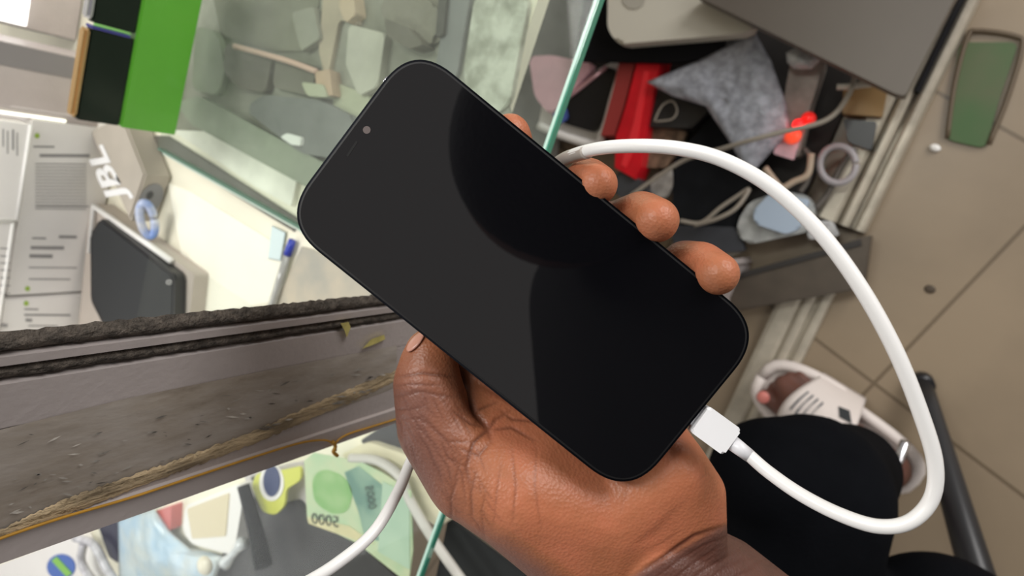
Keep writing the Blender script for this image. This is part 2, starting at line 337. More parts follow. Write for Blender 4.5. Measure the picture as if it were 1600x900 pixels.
# white-rimmed tray with a black phone in it
tt = thing('phone_box', 'grey-white open phone box with a raised white rim holding a black phone', 'box', PZ(210, 430, .74))
slab('box_base', [(140, 322), (152, 318), (303, 428), (296, 500), (120, 540)], .759, .0185, cardg, tt, r=.004)
rim = [PZ(u, v, .763) for u, v in [(141, 395), (147, 322), (268, 408)]]
tube('white_rim', [rim[0], rim[1], rim[2]], .0035, mat('rim_white', sr(236, 234, 230), .4), tt, n=0)
pt = thing('boxed_phone', 'black phone lying face up in the white-rimmed box', 'phone', PZ(205, 430, .765))
slab('phone_body', [(141, 366), (158, 340), (274, 430), (272, 540), (170, 545), (160, 505), (142, 470)], .7722, .012, black, pt, r=.006, bevel=.0015)
slab('screen_glass', [(144, 368), (159, 346), (269, 433), (267, 535), (173, 540), (163, 503), (145, 468)], .7728, .0005, mat('dark_screen', (.03, .032, .034), .5, spec=.2), pt, r=.005, bevel=0)
bm = bmesh.new(); tube_bm(bm, [PZ(264+3.6*math.cos(a), 441+3*math.sin(a), .7734) for a in np.linspace(0, 6.3, 16)], .0004, 5); link('lens_ring', bm, white, pt)
# green box with two phones standing on it
gX = PZ(275, 212, .8066)[0]
gt = thing('green_box', 'bright green cardboard box standing on the hazy glass shelf', 'box', PZ(275, 150, .8066))
p = [PX(u, v, gX) for u, v in [(275, 211), (309, -40), (216, -40), (187, 204)]]
box('carton', (gX-.07, p[0][1], .8069), (gX, .02, p[3][2]), mat('green_card', sr(88, 160, 48), .35, noise=.04, coat=.3), gt, .0015)
ztop = float(p[3][2])
gold = mat('gold_metal', sr(205, 170, 120), .25, .8); blue_m = mat('blue_metal', sr(90, 90, 170), .25, .7); silver = mat('silver_metal', sr(215, 215, 220), .2, .9)
def standing_phone(label, y0, y1, em, em2):
    t = thing('boxed_handset', label, 'phone', (gX-.012, (y0+y1)/2, ztop), 'black phones standing on the green box')
    z1 = ztop+.036
    box('handset_body', (gX-.010, y0, ztop+.0003), (gX-.001, y1, z1), mat('green_black', (.008, .014, .009), .15, spec=.3), t, .0015)
    box('top_edge', (gX-.0105, y0+.002, z1-.0005), (gX-.0003, y1-.001, z1+.0045), em, t, .002)
    box('side_edge', (gX-.0105, y1-.0002, ztop+.004), (gX-.0003, y1+.0022, z1), em2, t, .0008)
ym = PX(170, 45, gX)[1]
standing_phone('black phone with a gold edge standing on the green box', p[3][1]+.004, ym-.003, gold, blue_m)
standing_phone('black phone with a silver edge on the green box, at the top border', ym+.0015, .02, silver, silver)
# far corner post and window light beyond
farp = thing('far_post', 'lilac-grey aluminium post in the far upper left corner', 'post', (-.87, -.16, .74))
box('post_bar', (-.9, -.186, .7415), (-.85, -.118, .98), alu, farp, .001)
box('post_dark_band', (-.8502, -.143, .7425), (-.8494, -.119, .978), mat('mid_grey', sr(128, 124, 124), .5), farp, 0)  # darker grey strip along one side of the post face
o = box('bubble_sheet', (-1.1, -.11, .7405), (-.93, .3, .9), mat('bubble_plastic', sr(180, 178, 180), .3, noise=.1, nscale=55, col2=sr(112, 110, 112), bump=1, bscale=70)); tag(o, 'grey mottled plastic sheet standing behind the far post', 'plastic sheet')
lampo = thing('light_box', 'bright white lit panel in the far upper left corner', 'lamp', (-.905, -.02, .8))
mlit = mat('lit_diffuser', (1, 1, 1), .5, emit=1.3)
box('diffuser', (-.925, -.105, .80), (-.915, .02, .98), mlit, lampo); box('housing', (-.9285, -.108, .7415), (-.9252, .023, .985), alu, lampo)
lb = thing('lit_edge', 'thin white lit edge on top of the left cartons, drawn glowing', 'lamp', (-.80, -.178, .83))
box('glowing_edge', (-.803, -.1835, .80), (-.801, -.1812, .90), mat('lit_strip', (1, 1, .85), .5, emit=1.6), lb, .0004)  # emission paints the light caught by this edge, it is no lamp
box('edge_backing', (-.808, -.1840, .765), (-.8032, -.1765, .90), alu, lb, .0005)
# long white sheet & ballpoint pen on board
o = slab('paper_sheet', [(262, 285), (300, 300), (455, 395), (440, 470), (380, 480), (300, 490)], BZ+.0012, .0009, mat('cream_paper', sr(244, 242, 226), .7, noise=.05, nscale=8)); tag(o, 'cream paper sheet lying beside the grey-white phone box', 'paper')
o = slab('blue_slip', [(424, 352), (446, 363), (438, 408), (418, 404)], BZ+.003, .0012, mat('pale_blue_paper', sr(205, 222, 222), .6)); tag(o, 'pale blue paper slip near the tip of the pen', 'paper slip')
pen = thing('ballpoint_pen', 'clear ballpoint pen with a blue end lying beside the brush seal', 'pen', PZ(435, 430, BZ+.002))
a, b, c = PZ(412, 520, BZ+.006), PZ(449, 398, BZ+.006), PZ(457, 375, BZ+.006)
tube('clear_barrel', [a, b], .0038, mat('clear_plastic', sr(215, 215, 210), .1, trans=.5, spec=.8), pen, n=0)
tube('ink_refill', [a, b+(a-b)*.05], .0014, mat('refill_ink', sr(90, 90, 95), .4), pen, n=0, res=6)
tube('blue_cap', [b, c], [.0043, .0036], mat('pen_blue', sr(50, 65, 170), .3), pen, n=0)
o = slab('grey_tray', [(425, 485), (470, 385), (490, 390), (640, 470), (620, 500)], BZ+.0022, .0018, mat('grey_tray', sr(150, 148, 138), .5, noise=.35, nscale=24, col2=sr(190, 180, 160))); tag(o, 'grey mottled plastic sheet beside the pen, partly behind the held phone', 'plastic sheet')
# under the hazy glass
def item(name, label, cat, px, th, m, r=0, base=BZ, bevel=.001, group=None): return onboard(name, label, cat, px, th, m, r, bevel, base, group)
def T(c, **k): return mat('tone_%d_%d_%d' % c, sr(*c), .55, noise=.14, nscale=25, **k)
item('white_packet', 'long white carton under the hazy glass beside its side edge', 'carton', [(268, 203), (352, 206), (466, 270), (455, 322), (400, 292)], .006, T((240, 238, 225)), .003)
item('grey_strip', 'dark grey strip lying along the side edge of the hazy glass', 'strip', [(212, 212), (262, 212), (470, 345), (458, 362)], .003, T((96, 94, 86)))
item('green_grey_bar', 'grey-green plastic bar under the hazy glass above the white carton', 'bar', [(272, 160), (310, 150), (520, 262), (490, 298), (300, 195)], .012, T((140, 146, 128)), .003)
item('grey_pouch', 'dark grey zip pouch under the hazy glass beside the phone top', 'pouch', [(410, 148), (500, 156), (560, 186), (540, 250), (470, 240), (425, 205), (380, 170)], .014, T((112, 112, 110), bump=.5, bscale=60), .012, bevel=.004)
item('pouch_highlight', 'small white highlight patch on the grey zip pouch', 'clip', [(438, 214), (448, 208), (470, 214), (469, 228), (455, 226)], .018, white, .002)  # white piece paints the highlight on the pouch
item('brown_tray', 'dark taupe tray under the hazy glass with a pink stick across it', 'tray', [(352, 66), (425, 88), (415, 145), (372, 138), (348, 110)], .012, T((100, 94, 84)), .006)
item('brown_case', 'dark taupe phone case beside the taupe tray', 'case', [(432, 85), (495, 103), (485, 150), (425, 136)], .01, T((108, 103, 92)), .006)
tube_o = tube('pink_stick', [PZ(366, 72, BZ+.02), PZ(410, 84, BZ+.02), PZ(452, 96, BZ+.018), PZ(495, 112, BZ+.014)], .0026, mat('pink_stick', sr(205, 170, 155), .4)); tag(tube_o, 'thin pink-white stick under the hazy glass', 'stick')
item('salmon_card', 'salmon coloured card under the hazy glass beside the taupe case', 'card', [(492, 112), (515, 108), (520, 150), (495, 146)], .016, T((190, 160, 135)), .002)
item('beige_wrap', 'beige wrapping under the hazy glass near the top border', 'wrapping', [(505, -10), (555, -5), (560, 40), (530, 30), (510, 130), (498, 80)], .008, T((176, 160, 140)), .004)
item('cream_packet', 'cream rectangular packet under the hazy glass above the phone corner', 'packet', [(545, 38), (602, 52), (590, 135), (560, 150), (540, 100)], .012, T((182, 178, 164)), .004)
item('cream_patch', 'pale yellowish folded paper beside the top edge of the phone', 'paper', [(522, 128), (580, 150), (560, 200), (520, 170)], .006, T((186, 186, 160)), .004)
item('dark_lead', 'dark short cable with plug under the hazy glass at the top border', 'cable', [(686, -10), (698, -10), (692, 55), (680, 58)], .012, T((70, 66, 60)), .002)
item('grey_lead', 'grey brown crumpled bag under the hazy glass at the top border', 'bag', [(590, -10), (680, -10), (690, 60), (655, 75), (630, 50), (600, 35)], .01, T((128, 122, 108), bump=.6, bscale=80), .012, bevel=.004)
item('grey_band', 'grey plastic strip under the hazy glass above the phone corner', 'strip', [(700, -10), (735, -10), (715, 110), (700, 150), (676, 135), (688, 60)], .008, T((118, 118, 116)), .003)
item('bubble_bag', 'large frosted bubble bag under the hazy glass right of the grey strip', 'bag', [(742, -10), (828, -10), (795, 165), (770, 180), (722, 130)], .006, mat('frosted_bag', sr(196, 196, 182), .4, noise=.1, nscale=60, col2=sr(140, 140, 124), bump=.4, bscale=90), .01)
item('mottled_liner', 'large mottled grey-brown liner sheet lying under the hazy glass', 'liner', [(200, -60), (740, -60), (760, 60), (800, 180), (765, 420), (520, 330), (470, 268), (350, 204), (262, 204)], .003, mat('mottled_liner', sr(150, 148, 136), .5, noise=.25, nscale=16, col2=sr(118, 116, 102)))
item('olive_board', 'olive grey card under the hazy glass near the green box', 'card', [(330, -20), (500, -20), (490, 80), (430, 80), (345, 55)], .005, T((118, 116, 100)), .004)
item('silver_sachet', 'shiny grey sachet under the hazy glass beside the pink-white stick', 'sachet', [(455, 20), (490, 10), (500, 60), (470, 80)], .012, T((142, 140, 126)), .003)
item('tan_tag', 'small tan tag under the hazy glass at the top border', 'tag', [(532, -12), (552, -10), (556, 22), (540, 36), (530, 12)], .016, T((196, 172, 146)), .003)
item('pale_sachet', 'pale sachet under the hazy glass next to the salmon card', 'sachet', [(470, 128), (505, 132), (512, 152), (480, 150)], .018, T((176, 176, 152)), .003)
item('olive_pouch', 'olive grey pouch under the hazy glass between the green box and the taupe tray', 'pouch', [(305, 40), (340, 50), (352, 110), (340, 150), (300, 140)], .01, T((126, 132, 112)), .008)
item('dark_wrap', 'dark brownish wrapper under the hazy glass above the cream packet', 'wrapper', [(600, 28), (640, 44), (662, 70), (640, 76), (604, 56)], .02, T((98, 92, 80)), .003)
# ================================================================ DECK JUNK, UPPER RIGHT (on the deck board and the floor inside)
DK = .02
def junk(name, label, cat, px, ztop, th, m, r=0, bevel=.002): return tag(slab(name, px, ztop, th, m, r=r, bevel=bevel), label, cat)
# grey cloth-like lining below everything
junk('grey_liner', 'grey liner sheet under the clutter in front of the glass edge', 'liner', [(800, -60), (920, -60), (870, 250), (760, 300)], .024, .003, T((112, 110, 106)))
bx = thing('light_grey_carton', 'large taupe-grey carton at the top right lying over the clutter', 'box', PZ(1330, 40, .10))
slab('carton', [(1085, -8), (1200, -70), (1535, -70), (1490, 0), (1414, 150), (1398, 146)], .166, .032, mat('taupe_carton', sr(102, 95, 87), .5, noise=.06, nscale=6), bx, r=.004, bevel=.003)
rt = thing('white_router', 'cream white rounded plastic router at the top border', 'router', PZ(1030, 20, .12))
slab('router_shell', [(950, -60), (1100, -60), (1182, 40), (1165, 52), (1075, 60), (965, 69), (949, 45)], .13, .03, mat('cream_plastic', sr(206, 202, 188), .35), rt, r=.012, bevel=.006, smooth=False)
slab('recess_shade', [(975+18*math.cos(a)+15, -2+16*math.sin(a)) for a in np.linspace(0, 6.28, 20, endpoint=False)], .1315, .001, mat('cream_shadow', sr(176, 172, 160), .4), rt, bevel=0)  # darker cream disc paints the shade of a recess
junk('black_box', 'matt black box under the cream router', 'box', [(915, -60), (1140, -60), (1130, 88), (1060, 98), (905, 95)], .098, .012, mat('matt_black', (.006, .006, .007), .7, spec=.1), .004)
rb = thing('red_box', 'long bright red carton lying between the white tray and the bubble bag', 'box', PZ(990, 180, .05))
slab('front_panel', [(975, 60), (1002, 60), (975, 165), (960, 212), (938, 212), (958, 140)], .079, .05, mat('dull_red', sr(150, 52, 50), .4), rb, bevel=.001)
slab('bright_panel', [(1004, 60), (1036, 75), (1012, 190), (1000, 262), (992, 280), (960, 262), (962, 212), (978, 165)], .083, .054, mat('bright_red', sr(205, 22, 36), .3, noise=.2), rb, bevel=.001)
slab('red_fold', [(1006, 110), (1014, 112), (996, 220), (978, 262), (970, 258), (990, 190)], .0845, .0015, mat('light_red', sr(235, 50, 58), .3), rb, bevel=0)
wt = thing('white_tray', 'white cardboard tray with a black phone inside beside the red box', 'tray', PZ(900, 170, .03))
slab('tray_floor', [(960, 95), (978, 105), (940, 222), (925, 232), (840, 200), (850, 150)], .038, .008, white, wt, r=.006)
rimp = [PZ(u, v, .046) for u, v in [(842, 196), (880, 212), (930, 225), (942, 208), (958, 150), (972, 108)]]
tube('tray_rim', rimp, .0078, white, wt, n=6, res=8)
ph = thing('black_handset', 'black phone with a pink metallic edge in the white tray', 'phone', PZ(910, 160, .04))
slab('handset_body', [(885, 158), (945, 104), (962, 108), (940, 192), (925, 206), (878, 192)], .054, .015, black, ph, r=.006)
tube('pink_edge', [PZ(886, 154, .056), PZ(948, 104, .056)], .0042, mat('pink_metal', sr(225, 180, 185), .25, .5), ph, n=0, res=8)
junk('pink_packet', 'pale pink plastic packet under the green glass edge', 'packet', [(826, 88), (862, 86), (930, 100), (888, 150), (858, 180), (835, 150)], .062, .02, mat('pink_plastic', sr(224, 178, 188), .4, noise=.1), .012, .005)
junk('blue_tag', 'small blue plastic tag behind the green glass edge', 'tag', [(862, 178), (884, 166), (888, 185), (872, 196)], .058, .003, mat('tag_blue', sr(70, 90, 160), .4), .004)
# bubble wrap bag
def crumple(name, label, cat, px, z, m, amp=.012, n=26, th=.01, parent=None):
    poly = [PZ(u, v, z)[:2] for u, v in px]; cx = np.mean(poly, axis=0)
    bm = bmesh.new(); rnd = random.Random(5); rings = []; K = len(poly); edge = []
    for i in range(K):
        for t in np.linspace(0, 1, n//4, endpoint=False): edge.append(poly[i]*(1-t)+poly[(i+1) % K]*t)
    R = 12; f = lambda x, y: math.sin(x*55+y*30)*.4+math.sin(y*95-x*40)*.35+math.sin(x*140+y*120)*.25
    for s in (1, -1):
        rr = []
        for k in range(R+1):
            t = 1-k/R; ring = []
            for e in edge:
                q = cx+(e-cx)*t; h = (1-t**4)*th*s+amp*.35*f(q[0], q[1])*(1-t**3)*(1 if s > 0 else .2)
                ring.append(bm.verts.new((q[0], q[1], z+h)) if k < R else None)
            if k == R: cv = bm.verts.new((cx[0], cx[1], z+th*s))
            rr.append(ring)
        for k in range(R-1):
            for j in range(len(edge)):
                a, b = rr[k][j], rr[k][(j+1) % len(edge)]; c, d = rr[k+1][(j+1) % len(edge)], rr[k+1][j]; bm.faces.new((a, b, c, d))
        for j in range(len(edge)): bm.faces.new((rr[R-1][j], rr[R-1][(j+1) % len(edge)], cv))
    bmesh.ops.remove_doubles(bm, verts=bm.verts, dist=1e-6)
    o = link(name, bm, m, parent, True)
    return tag(o, label, cat) if label else o
wrapm = mat('bubble_wrap', sr(176, 180, 190), .22, noise=.08, nscale=70, col2=sr(142, 145, 153), bump=1, bscale=80)
crumple('bubble_wrap_bag', 'crumpled grey bubble wrap bag between the red box and the red light', 'bag', [(1010, 128), (1090, 95), (1180, 50), (1205, 95), (1228, 160), (1235, 205), (1170, 276), (1140, 222), (1102, 166), (1050, 150)], .098, wrapm, .014)
# socket strip with glowing red switch
ss = thing('extension_socket', 'clear dusty socket strip with a glowing red switch', 'socket', PZ(1240, 160, .04))
slab('socket_body', [(1235, 95), (1262, 80), (1290, 92), (1262, 180), (1248, 245), (1208, 240), (1222, 170)], .085, .04, mat('dusty_clear', sr(150, 140, 132), .4, noise=.3, nscale=40), ss, r=.008, bevel=.004)
slab('pink_label', [(1218, 208), (1252, 212), (1240, 250), (1208, 240)], .090, .005, mat('label_pink', sr(215, 180, 190), .4, noise=.2, nscale=60), ss, r=.002)
redm = mat('red_led', (1, .012, .012), .4, emit=1.6); redg = mat('red_lens', (.9, .02, .015), .25, emit=.35)
bm = bmesh.new(); sph_bm(bm, PZ(1263, 186, .094), .011, 3, (1, 1, .7)); link('switch_lens', bm, redg, ss, True)
bm = bmesh.new(); sph_bm(bm, PZ(1247, 195, .104), .0085, 3, (1, 1, .7)); link('red_lamp', bm, redm, ss, True)
bm = bmesh.new(); sph_bm(bm, PZ(1238, 212, .094), .013, 3, (1, 1, .6)); link('orange_lens', bm, mat('orange_lens', (1, .1, .04), .3, emit=.45), ss, True)
l = bpy.data.lights.new('switch_glow', 'POINT'); l.energy = .02; l.color = (1, .05, .03); l.shadow_soft_size = .008; lo = bpy.data.objects.new('switch_glow', l); COL.objects.link(lo); lo.parent = ss; lo.location = Vector(PZ(1250, 200, .125))-ss.location
crumple('crumpled_wrap', 'clear crumpled plastic ball beside the taupe carton', 'plastic wrap', [(1228, 82), (1248, 72), (1272, 80), (1284, 92), (1268, 108), (1240, 108), (1230, 98)], .112, mat('clear_crumple', sr(185, 185, 185), .2, noise=.3, nscale=80, bump=1, bscale=150), .02)
# ring of coiled cable
rg = [PZ(1309+28*math.cos(a), 257+29*math.sin(a), .075) for a in np.linspace(0, 2*math.pi*.985, 40)]
o = tube('cable_ring', rg, .0052, mat('ring_grey', sr(160, 155, 158), .4), n=2, res=8); tag(o, 'light grey plastic ring beside the aluminium track', 'ring')
greyc = mat('grey_cable', sr(150, 142, 130), .5); tanc = mat('tan_cable', sr(178, 160, 140), .5); dkc = mat('dark_cable', sr(96, 90, 84), .5)
def cable(name, label, px, r, m, z=.07):
    o = tube(name, [PZ(p[0], p[1], p[2] if len(p) > 2 else z) for p in px], r, m, n=8, res=8); return tag(o, label, 'cable')
cable('grey_lead', 'thin grey cable running from the middle fingertip up to the red switch', [(985, 306, .09), (1025, 278, .09), (1070, 250, .095), (1120, 235, .115), (1170, 220, .13), (1215, 208, .13), (1290, 188, .125), (1325, 150, .11), (1338, 110, .09)], .0038, greyc)
cable('looped_lead', 'grey-brown looped cable beside the ring fingertip', [(1062, 345, .08), (1095, 348, .08), (1125, 325, .08), (1150, 308, .08), (1170, 296, .082), (1150, 325, .088), (1120, 342, .088), (1085, 352, .08)], .0036, greyc)
cable('white_tipped_lead', 'off-white cable end pointing out from under the taupe carton', [(1308, 136, .10), (1330, 135, .10), (1370, 130, .10), (1400, 126, .10)], .0046, mat('offwhite', sr(190, 184, 172), .5))
cable('bent_lead', 'tan cable bent in a hook below the red switch', [(1195, 262), (1210, 282), (1222, 293), (1240, 284), (1262, 272), (1268, 240)], .0052, tanc, .088)
cable('upright_lead', 'taupe cable passing through the light grey ring', [(1336, 230), (1312, 265), (1295, 300), (1275, 325)], .0048, dkc, .06)
cable('dark_lead', 'dark grey cable curving down beside the red switch', [(1256, 232), (1268, 250), (1262, 280), (1250, 300)], .0045, dkc, .07)
junk('cardboard_piece', 'small tan cardboard box beside the aluminium track', 'cardboard', [(1318, 132), (1388, 132), (1378, 182), (1316, 178)], .06, .03, T((140, 112, 70)), .002)
junk('black_adapter', 'black power adapter above the light grey ring', 'adapter', [(1318, 186), (1370, 190), (1362, 235), (1325, 222)], .055, .03, black, .004)
junk('black_bag', 'large black plastic box in the middle of the clutter', 'box', [(1055, 245), (1115, 180), (1130, 165), (1200, 280), (1150, 300), (1155, 375), (1060, 385), (1050, 320)], .06, .035, mat('charcoal', (.010, .011, .013), .7, spec=.1, noise=.3, bump=.3), .01, .006)
junk('grey_pad', 'dark blue-grey pad under the looped cable', 'pad', [(1052, 352), (1150, 355), (1165, 392), (1080, 400), (1050, 380)], .065, .02, T((52, 54, 60)), .006)
junk('charger_case', 'black charger with a grey clip between the red box and the bubble bag', 'charger', [(1018, 135), (1060, 140), (1108, 172), (1080, 200), (1008, 198)], .07, .035, mat('charger_black', (.03, .03, .03), .4), .006, .004)
cable('clip_wire', 'grey looped wire on the black charger', [(1022, 190, .082), (1034, 166, .082), (1050, 158, .082), (1058, 172, .082), (1050, 186, .082), (1025, 190, .082)], .0018, greyc)
junk('brown_parts', 'brown cardboard tray of small parts below the black charger', 'tray', [(1010, 196), (1072, 205), (1060, 240), (1040, 262), (1003, 262), (1000, 225)], .05, .02, mat('parts', sr(128, 108, 88), .6, noise=.5, nscale=70), .003)
junk('dark_mouse', 'dark grey rounded pointing device beside the middle fingertip', 'mouse', [(960, 270), (980, 265), (1012, 292), (1030, 330), (990, 320), (955, 300)], .075, .035, mat('mouse_grey', sr(66, 68, 72), .35), .02, .008)
junk('clear_bottle', 'small clear plastic cap beside the grey cable', 'cap', [(1018, 275), (1050, 262), (1052, 290), (1040, 310), (1015, 305)], .06, .02, mat('cap_grey', sr(170, 166, 160), .3, noise=.3, nscale=60), .008)
ba = thing('blue_adapter', 'pale blue-grey plastic box with clear corners beside the base rail', 'box', PZ(1220, 330, .03))
slab('clear_shell', [(1155, 340), (1172, 315), (1220, 298), (1262, 305), (1275, 325), (1262, 362), (1170, 382), (1150, 365)], .070, .03, mat('shell', sr(176, 178, 176), .25, noise=.25, nscale=50), ba, r=.01, bevel=.004)
slab('blue_lid', [(1176, 330), (1205, 300), (1265, 312), (1248, 358), (1228, 366), (1180, 350)], .082, .012, mat('pale_blue', sr(168, 184, 202), .35), ba, r=.006, bevel=.003)
junk('clear_scrap', 'crumpled clear wrap beside the end of the aluminium track', 'plastic wrap', [(1262, 345), (1300, 345), (1312, 368), (1262, 375)], .055, .02, MATS['clear_crumple'], .006, .004)
junk('white_bottle', 'white plastic piece at the edge of the base rail by the little finger', 'plastic piece', [(1048, 378), (1100, 385), (1160, 395), (1120, 408), (1060, 400)], .05, .02, T((150, 142, 130)), .004)
# ================================================================ FLOOR THINGS, RIGHT
gs = thing('green_case', 'green plastic phone case with a dark rim lying on the floor tiles', 'case', PZ(1520, 150, 0))
slab('green_insert', [(1500, 66), (1592, 66), (1560, 160), (1540, 232), (1478, 218), (1490, 120)], .006, .0055, mat('green_insert', sr(62, 90, 50), .6, noise=.2, nscale=10, col2=sr(84, 92, 62)), gs, r=.01)
tube('case_rim', [PZ(u, v, .006) for u, v in [(1480, 215), (1492, 130), (1512, 58), (1528, 48), (1585, 56), (1597, 72), (1575, 150), (1545, 225)]], .0035, mat('rim_brown', sr(92, 78, 60), .5), gs, n=6, res=8)
bm = bmesh.new(); sph_bm(bm, PZ(1461, 231, .004), .008, 2, (1, .7, .5)); tag(link('white_bead', bm, white, smooth=True), 'small white bead on the floor below the green case', 'bead')
bm = bmesh.new(); sph_bm(bm, PZ(1234, 483, .008), .010, 2, (1, .8, .7)); tag(link('white_lump', bm, white, smooth=True), 'small white lump on the floor beside the base rail', 'bead')
bm = bmesh.new(); sph_bm(bm, PZ(1453, 452, .001), .008, 2, (1, .8, .15)); tag(link('floor_stain', bm, mat('stain', sr(70, 58, 44), .6), smooth=True), 'small dark stain spot on the floor tile right of the cable loop', 'stain')
# stool with black legs
st = thing('stool', 'black metal stool leg standing on the floor at the right of the knee', 'stool', PZ(1455, 640, 0))
tube('leg', [PZ(1440, 600, .012), PZ(1528, 900, .20), P(1640, 1250, .75)], [.015, .026], mat('stool_black', (.02, .02, .022), .35), st, n=6)
tube('foot_cap', [PZ(1439, 597, .0), PZ(1441, 604, .016)], .018, black, st, n=0)
tube('cross_bar', [PZ(1372, 800, .14), PZ(1415, 690, .14)], .007, mat('chrome', (.7, .7, .72), .15, 1), st, n=0)
# ================================================================ LOWER LEFT: under the clear glass
note = thing('banknote', 'green banknote with mirrored numerals seen beside the white cable', 'banknote', PZ(560, 800, .76))
NZ = .775
def cloudy(name, c1, c2, sc=30): return mat(name, sr(*c1), .6, noise=.05, nscale=sc, col2=sr(*c2))
slab('note_paper', [(490, 708), (560, 720), (600, 740), (642, 768), (645, 860), (638, 912), (560, 850), (480, 812), (475, 720)], NZ, .0012, cloudy('note_paper', (196, 206, 168), (170, 200, 160), 40), note, bevel=0)
slab('green_medallion', [(487, 745), (505, 732), (535, 742), (552, 765), (545, 800), (520, 805), (490, 785)], NZ+.0004, .0004, cloudy('note_green', (120, 172, 100), (152, 190, 128), 60), note, r=.01, bevel=0)
slab('teal_band', [(538, 738), (560, 728), (600, 760), (620, 790), (610, 850), (570, 840), (560, 800)], NZ+.0004, .0004, cloudy('note_teal', (96, 136, 122), (140, 172, 150), 50), note, bevel=0)
slab('pale_panel', [(598, 752), (640, 775), (640, 890), (590, 862)], NZ+.0006, .0004, cloudy('note_pale', (178, 204, 178), (160, 190, 165), 30), note, bevel=0)
slab('cream_margin', [(480, 808), (545, 822), (585, 850), (560, 846), (482, 818)], NZ+.0007, .0004, cloudy('note_cream', (214, 206, 160), (200, 196, 150), 60), note, bevel=0)
nink = mat('note_ink', sr(30, 48, 34), .6)
text_px('numerals', '5000', (529, 824), (-42, -6), (-1, -17), lambda u, v: PZ(u, v, NZ+.0012), nink, note, bold=0)
text_px('side_numerals', '5000', (582, 758), (6, 36), (-12, 2), lambda u, v: PZ(u, v, NZ+.0014), nink, note, bold=0)
cream = mat('cream_cloth', sr(236, 230, 200), .8, noise=.12, nscale=25, bump=.2)
item('cream_bag', 'cream coloured soft bag behind the banknote and the white cable', 'bag', [(528, 712), (573, 690), (640, 712), (700, 760), (690, 830), (640, 790), (600, 740)], .02, cream, .01, bevel=.005)
item('black_pouch', 'dark grey pouch under the post beside the cream bag', 'pouch', [(560, 690), (640, 640), (680, 700), (640, 730)], .012, T((66, 66, 68)), .006)
cablew = mat('white_cable_rubber', sr(238, 237, 235), .3)
o = tube('spare_white_lead', [PZ(548, 716, .772), PZ(590, 720, .772), PZ(625, 745, .773), PZ(640, 780, .773), PZ(675, 840, .774), PZ(735, 925, .774)], .0042, mat('old_white', sr(200, 198, 190), .4)); tag(o, 'off-white spare cable curving past the banknote to the bottom border', 'cable')
item('dark_cloth', 'black fabric beside the green glass edge at the bottom border', 'fabric', [(700, 810), (820, 900), (900, 1000), (660, 1000), (690, 860)], .004, mat('dark_fabric', (.012, .014, .014), .9), .004)
item('grey_bag', 'dark grey plastic bag left of the banknote', 'bag', [(430, 790), (470, 780), (480, 815), (560, 850), (640, 920), (560, 980), (410, 980), (395, 860)], .008, T((52, 50, 50)), .012, bevel=.003)
kt = thing('round_sticker', 'yellow-white sticker with a dark blue oval below the post', 'sticker', PZ(430, 770, .76))
slab('yellow_backing', [(393, 760), (400, 740), (440, 735), (470, 728), (470, 750), (446, 765), (445, 790), (430, 805), (410, 800)], .762, .003, mat('yellow_card', sr(206, 210, 84), .5), kt, r=.006, bevel=0)
def oval(cx, cy, rx, ry, rot=0, n=28): return [(cx+rx*math.cos(a)*math.cos(rot)-ry*math.sin(a)*math.sin(rot), cy+rx*math.cos(a)*math.sin(rot)+ry*math.sin(a)*math.cos(rot)) for a in np.linspace(0, 2*math.pi, n, endpoint=False)]
slab('white_oval', oval(424, 755, 19, 28), .763, .001, white, kt, bevel=0)
slab('blue_oval', oval(424, 752, 13, 24), .764, .001, mat('navy_print', sr(28, 48, 96), .5), kt, bevel=0)
o = tube('black_lead', [PZ(380, 758, .775), PZ(400, 830, .775), PZ(412, 885, .775)], [.006, .0075, .009], mat('blk_rubber', (.004, .004, .004), .6, spec=.1)); tag(o, 'thick black cable plug hanging left of the round sticker', 'cable')
wf = thing('white_frame_box', 'white plastic frame with a cream centre below the post', 'box', PZ(320, 800, .75))
slab('frame', [(290, 790), (375, 755), (378, 790), (365, 868), (300, 850), (285, 830)], .76, .018, white, wf, r=.006)
slab('cream_centre', [(292, 795), (358, 770), (352, 838), (300, 842)], .7612, .002, mat('cream_fill', sr(220, 208, 176), .6), wf, r=.003, bevel=0)
item('red_scrap', 'small coral red plastic scrap beside the white frame', 'scrap', [(238, 800), (268, 790), (266, 830), (245, 826)], .014, mat('coral', sr(200, 95, 88), .5), .003)
crumple('blue_bag', 'pale blue crumpled plastic bag at the bottom border', 'bag', [(184, 812), (240, 795), (262, 830), (300, 862), (350, 870), (330, 920), (186, 920)], .758, mat('blue_plastic', sr(170, 196, 215), .25, noise=.35, nscale=30, bump=.8, bscale=60, col2=sr(214, 224, 224)), .010, th=.008)
item('navy_strip', 'dark navy strip standing left of the pale blue bag', 'strip', [(152, 818), (184, 806), (184, 880), (170, 870)], .014, mat('navy', (.015, .015, .05), .5), .002)
cw = thing('white_sticker_card', 'white card with a blue and green round emblem in the bottom left corner', 'card', PZ(60, 870, .75))
slab('card', [(-20, 890), (130, 832), (150, 870), (175, 925), (-20, 925)], .749, .008, white, cw, r=.004)
slab('blue_disc', oval(95, 886, 22, 20), .7502, .0008, mat('emblem_blue', sr(70, 105, 180), .5), cw, bevel=0)
slab('green_bar', [(80, 876), (88, 870), (112, 896), (104, 902)], .7512, .0008, mat('emblem_green', sr(130, 190, 80), .5), cw, bevel=0)
for k, (lab, q) in enumerate((('clear plastic tube left of the navy strip', [(118, 840), (145, 850), (165, 885), (180, 910)]), ('clear thin plastic tube bending near the emblem card', [(130, 850), (128, 880), (150, 915)]))):
    o = tube('clear_tube', [PZ(u, v, .768) for u, v in q], .005, mat('clear_tube', sr(200, 200, 205), .15, noise=.3, nscale=80)); tag(o, lab, 'tube')
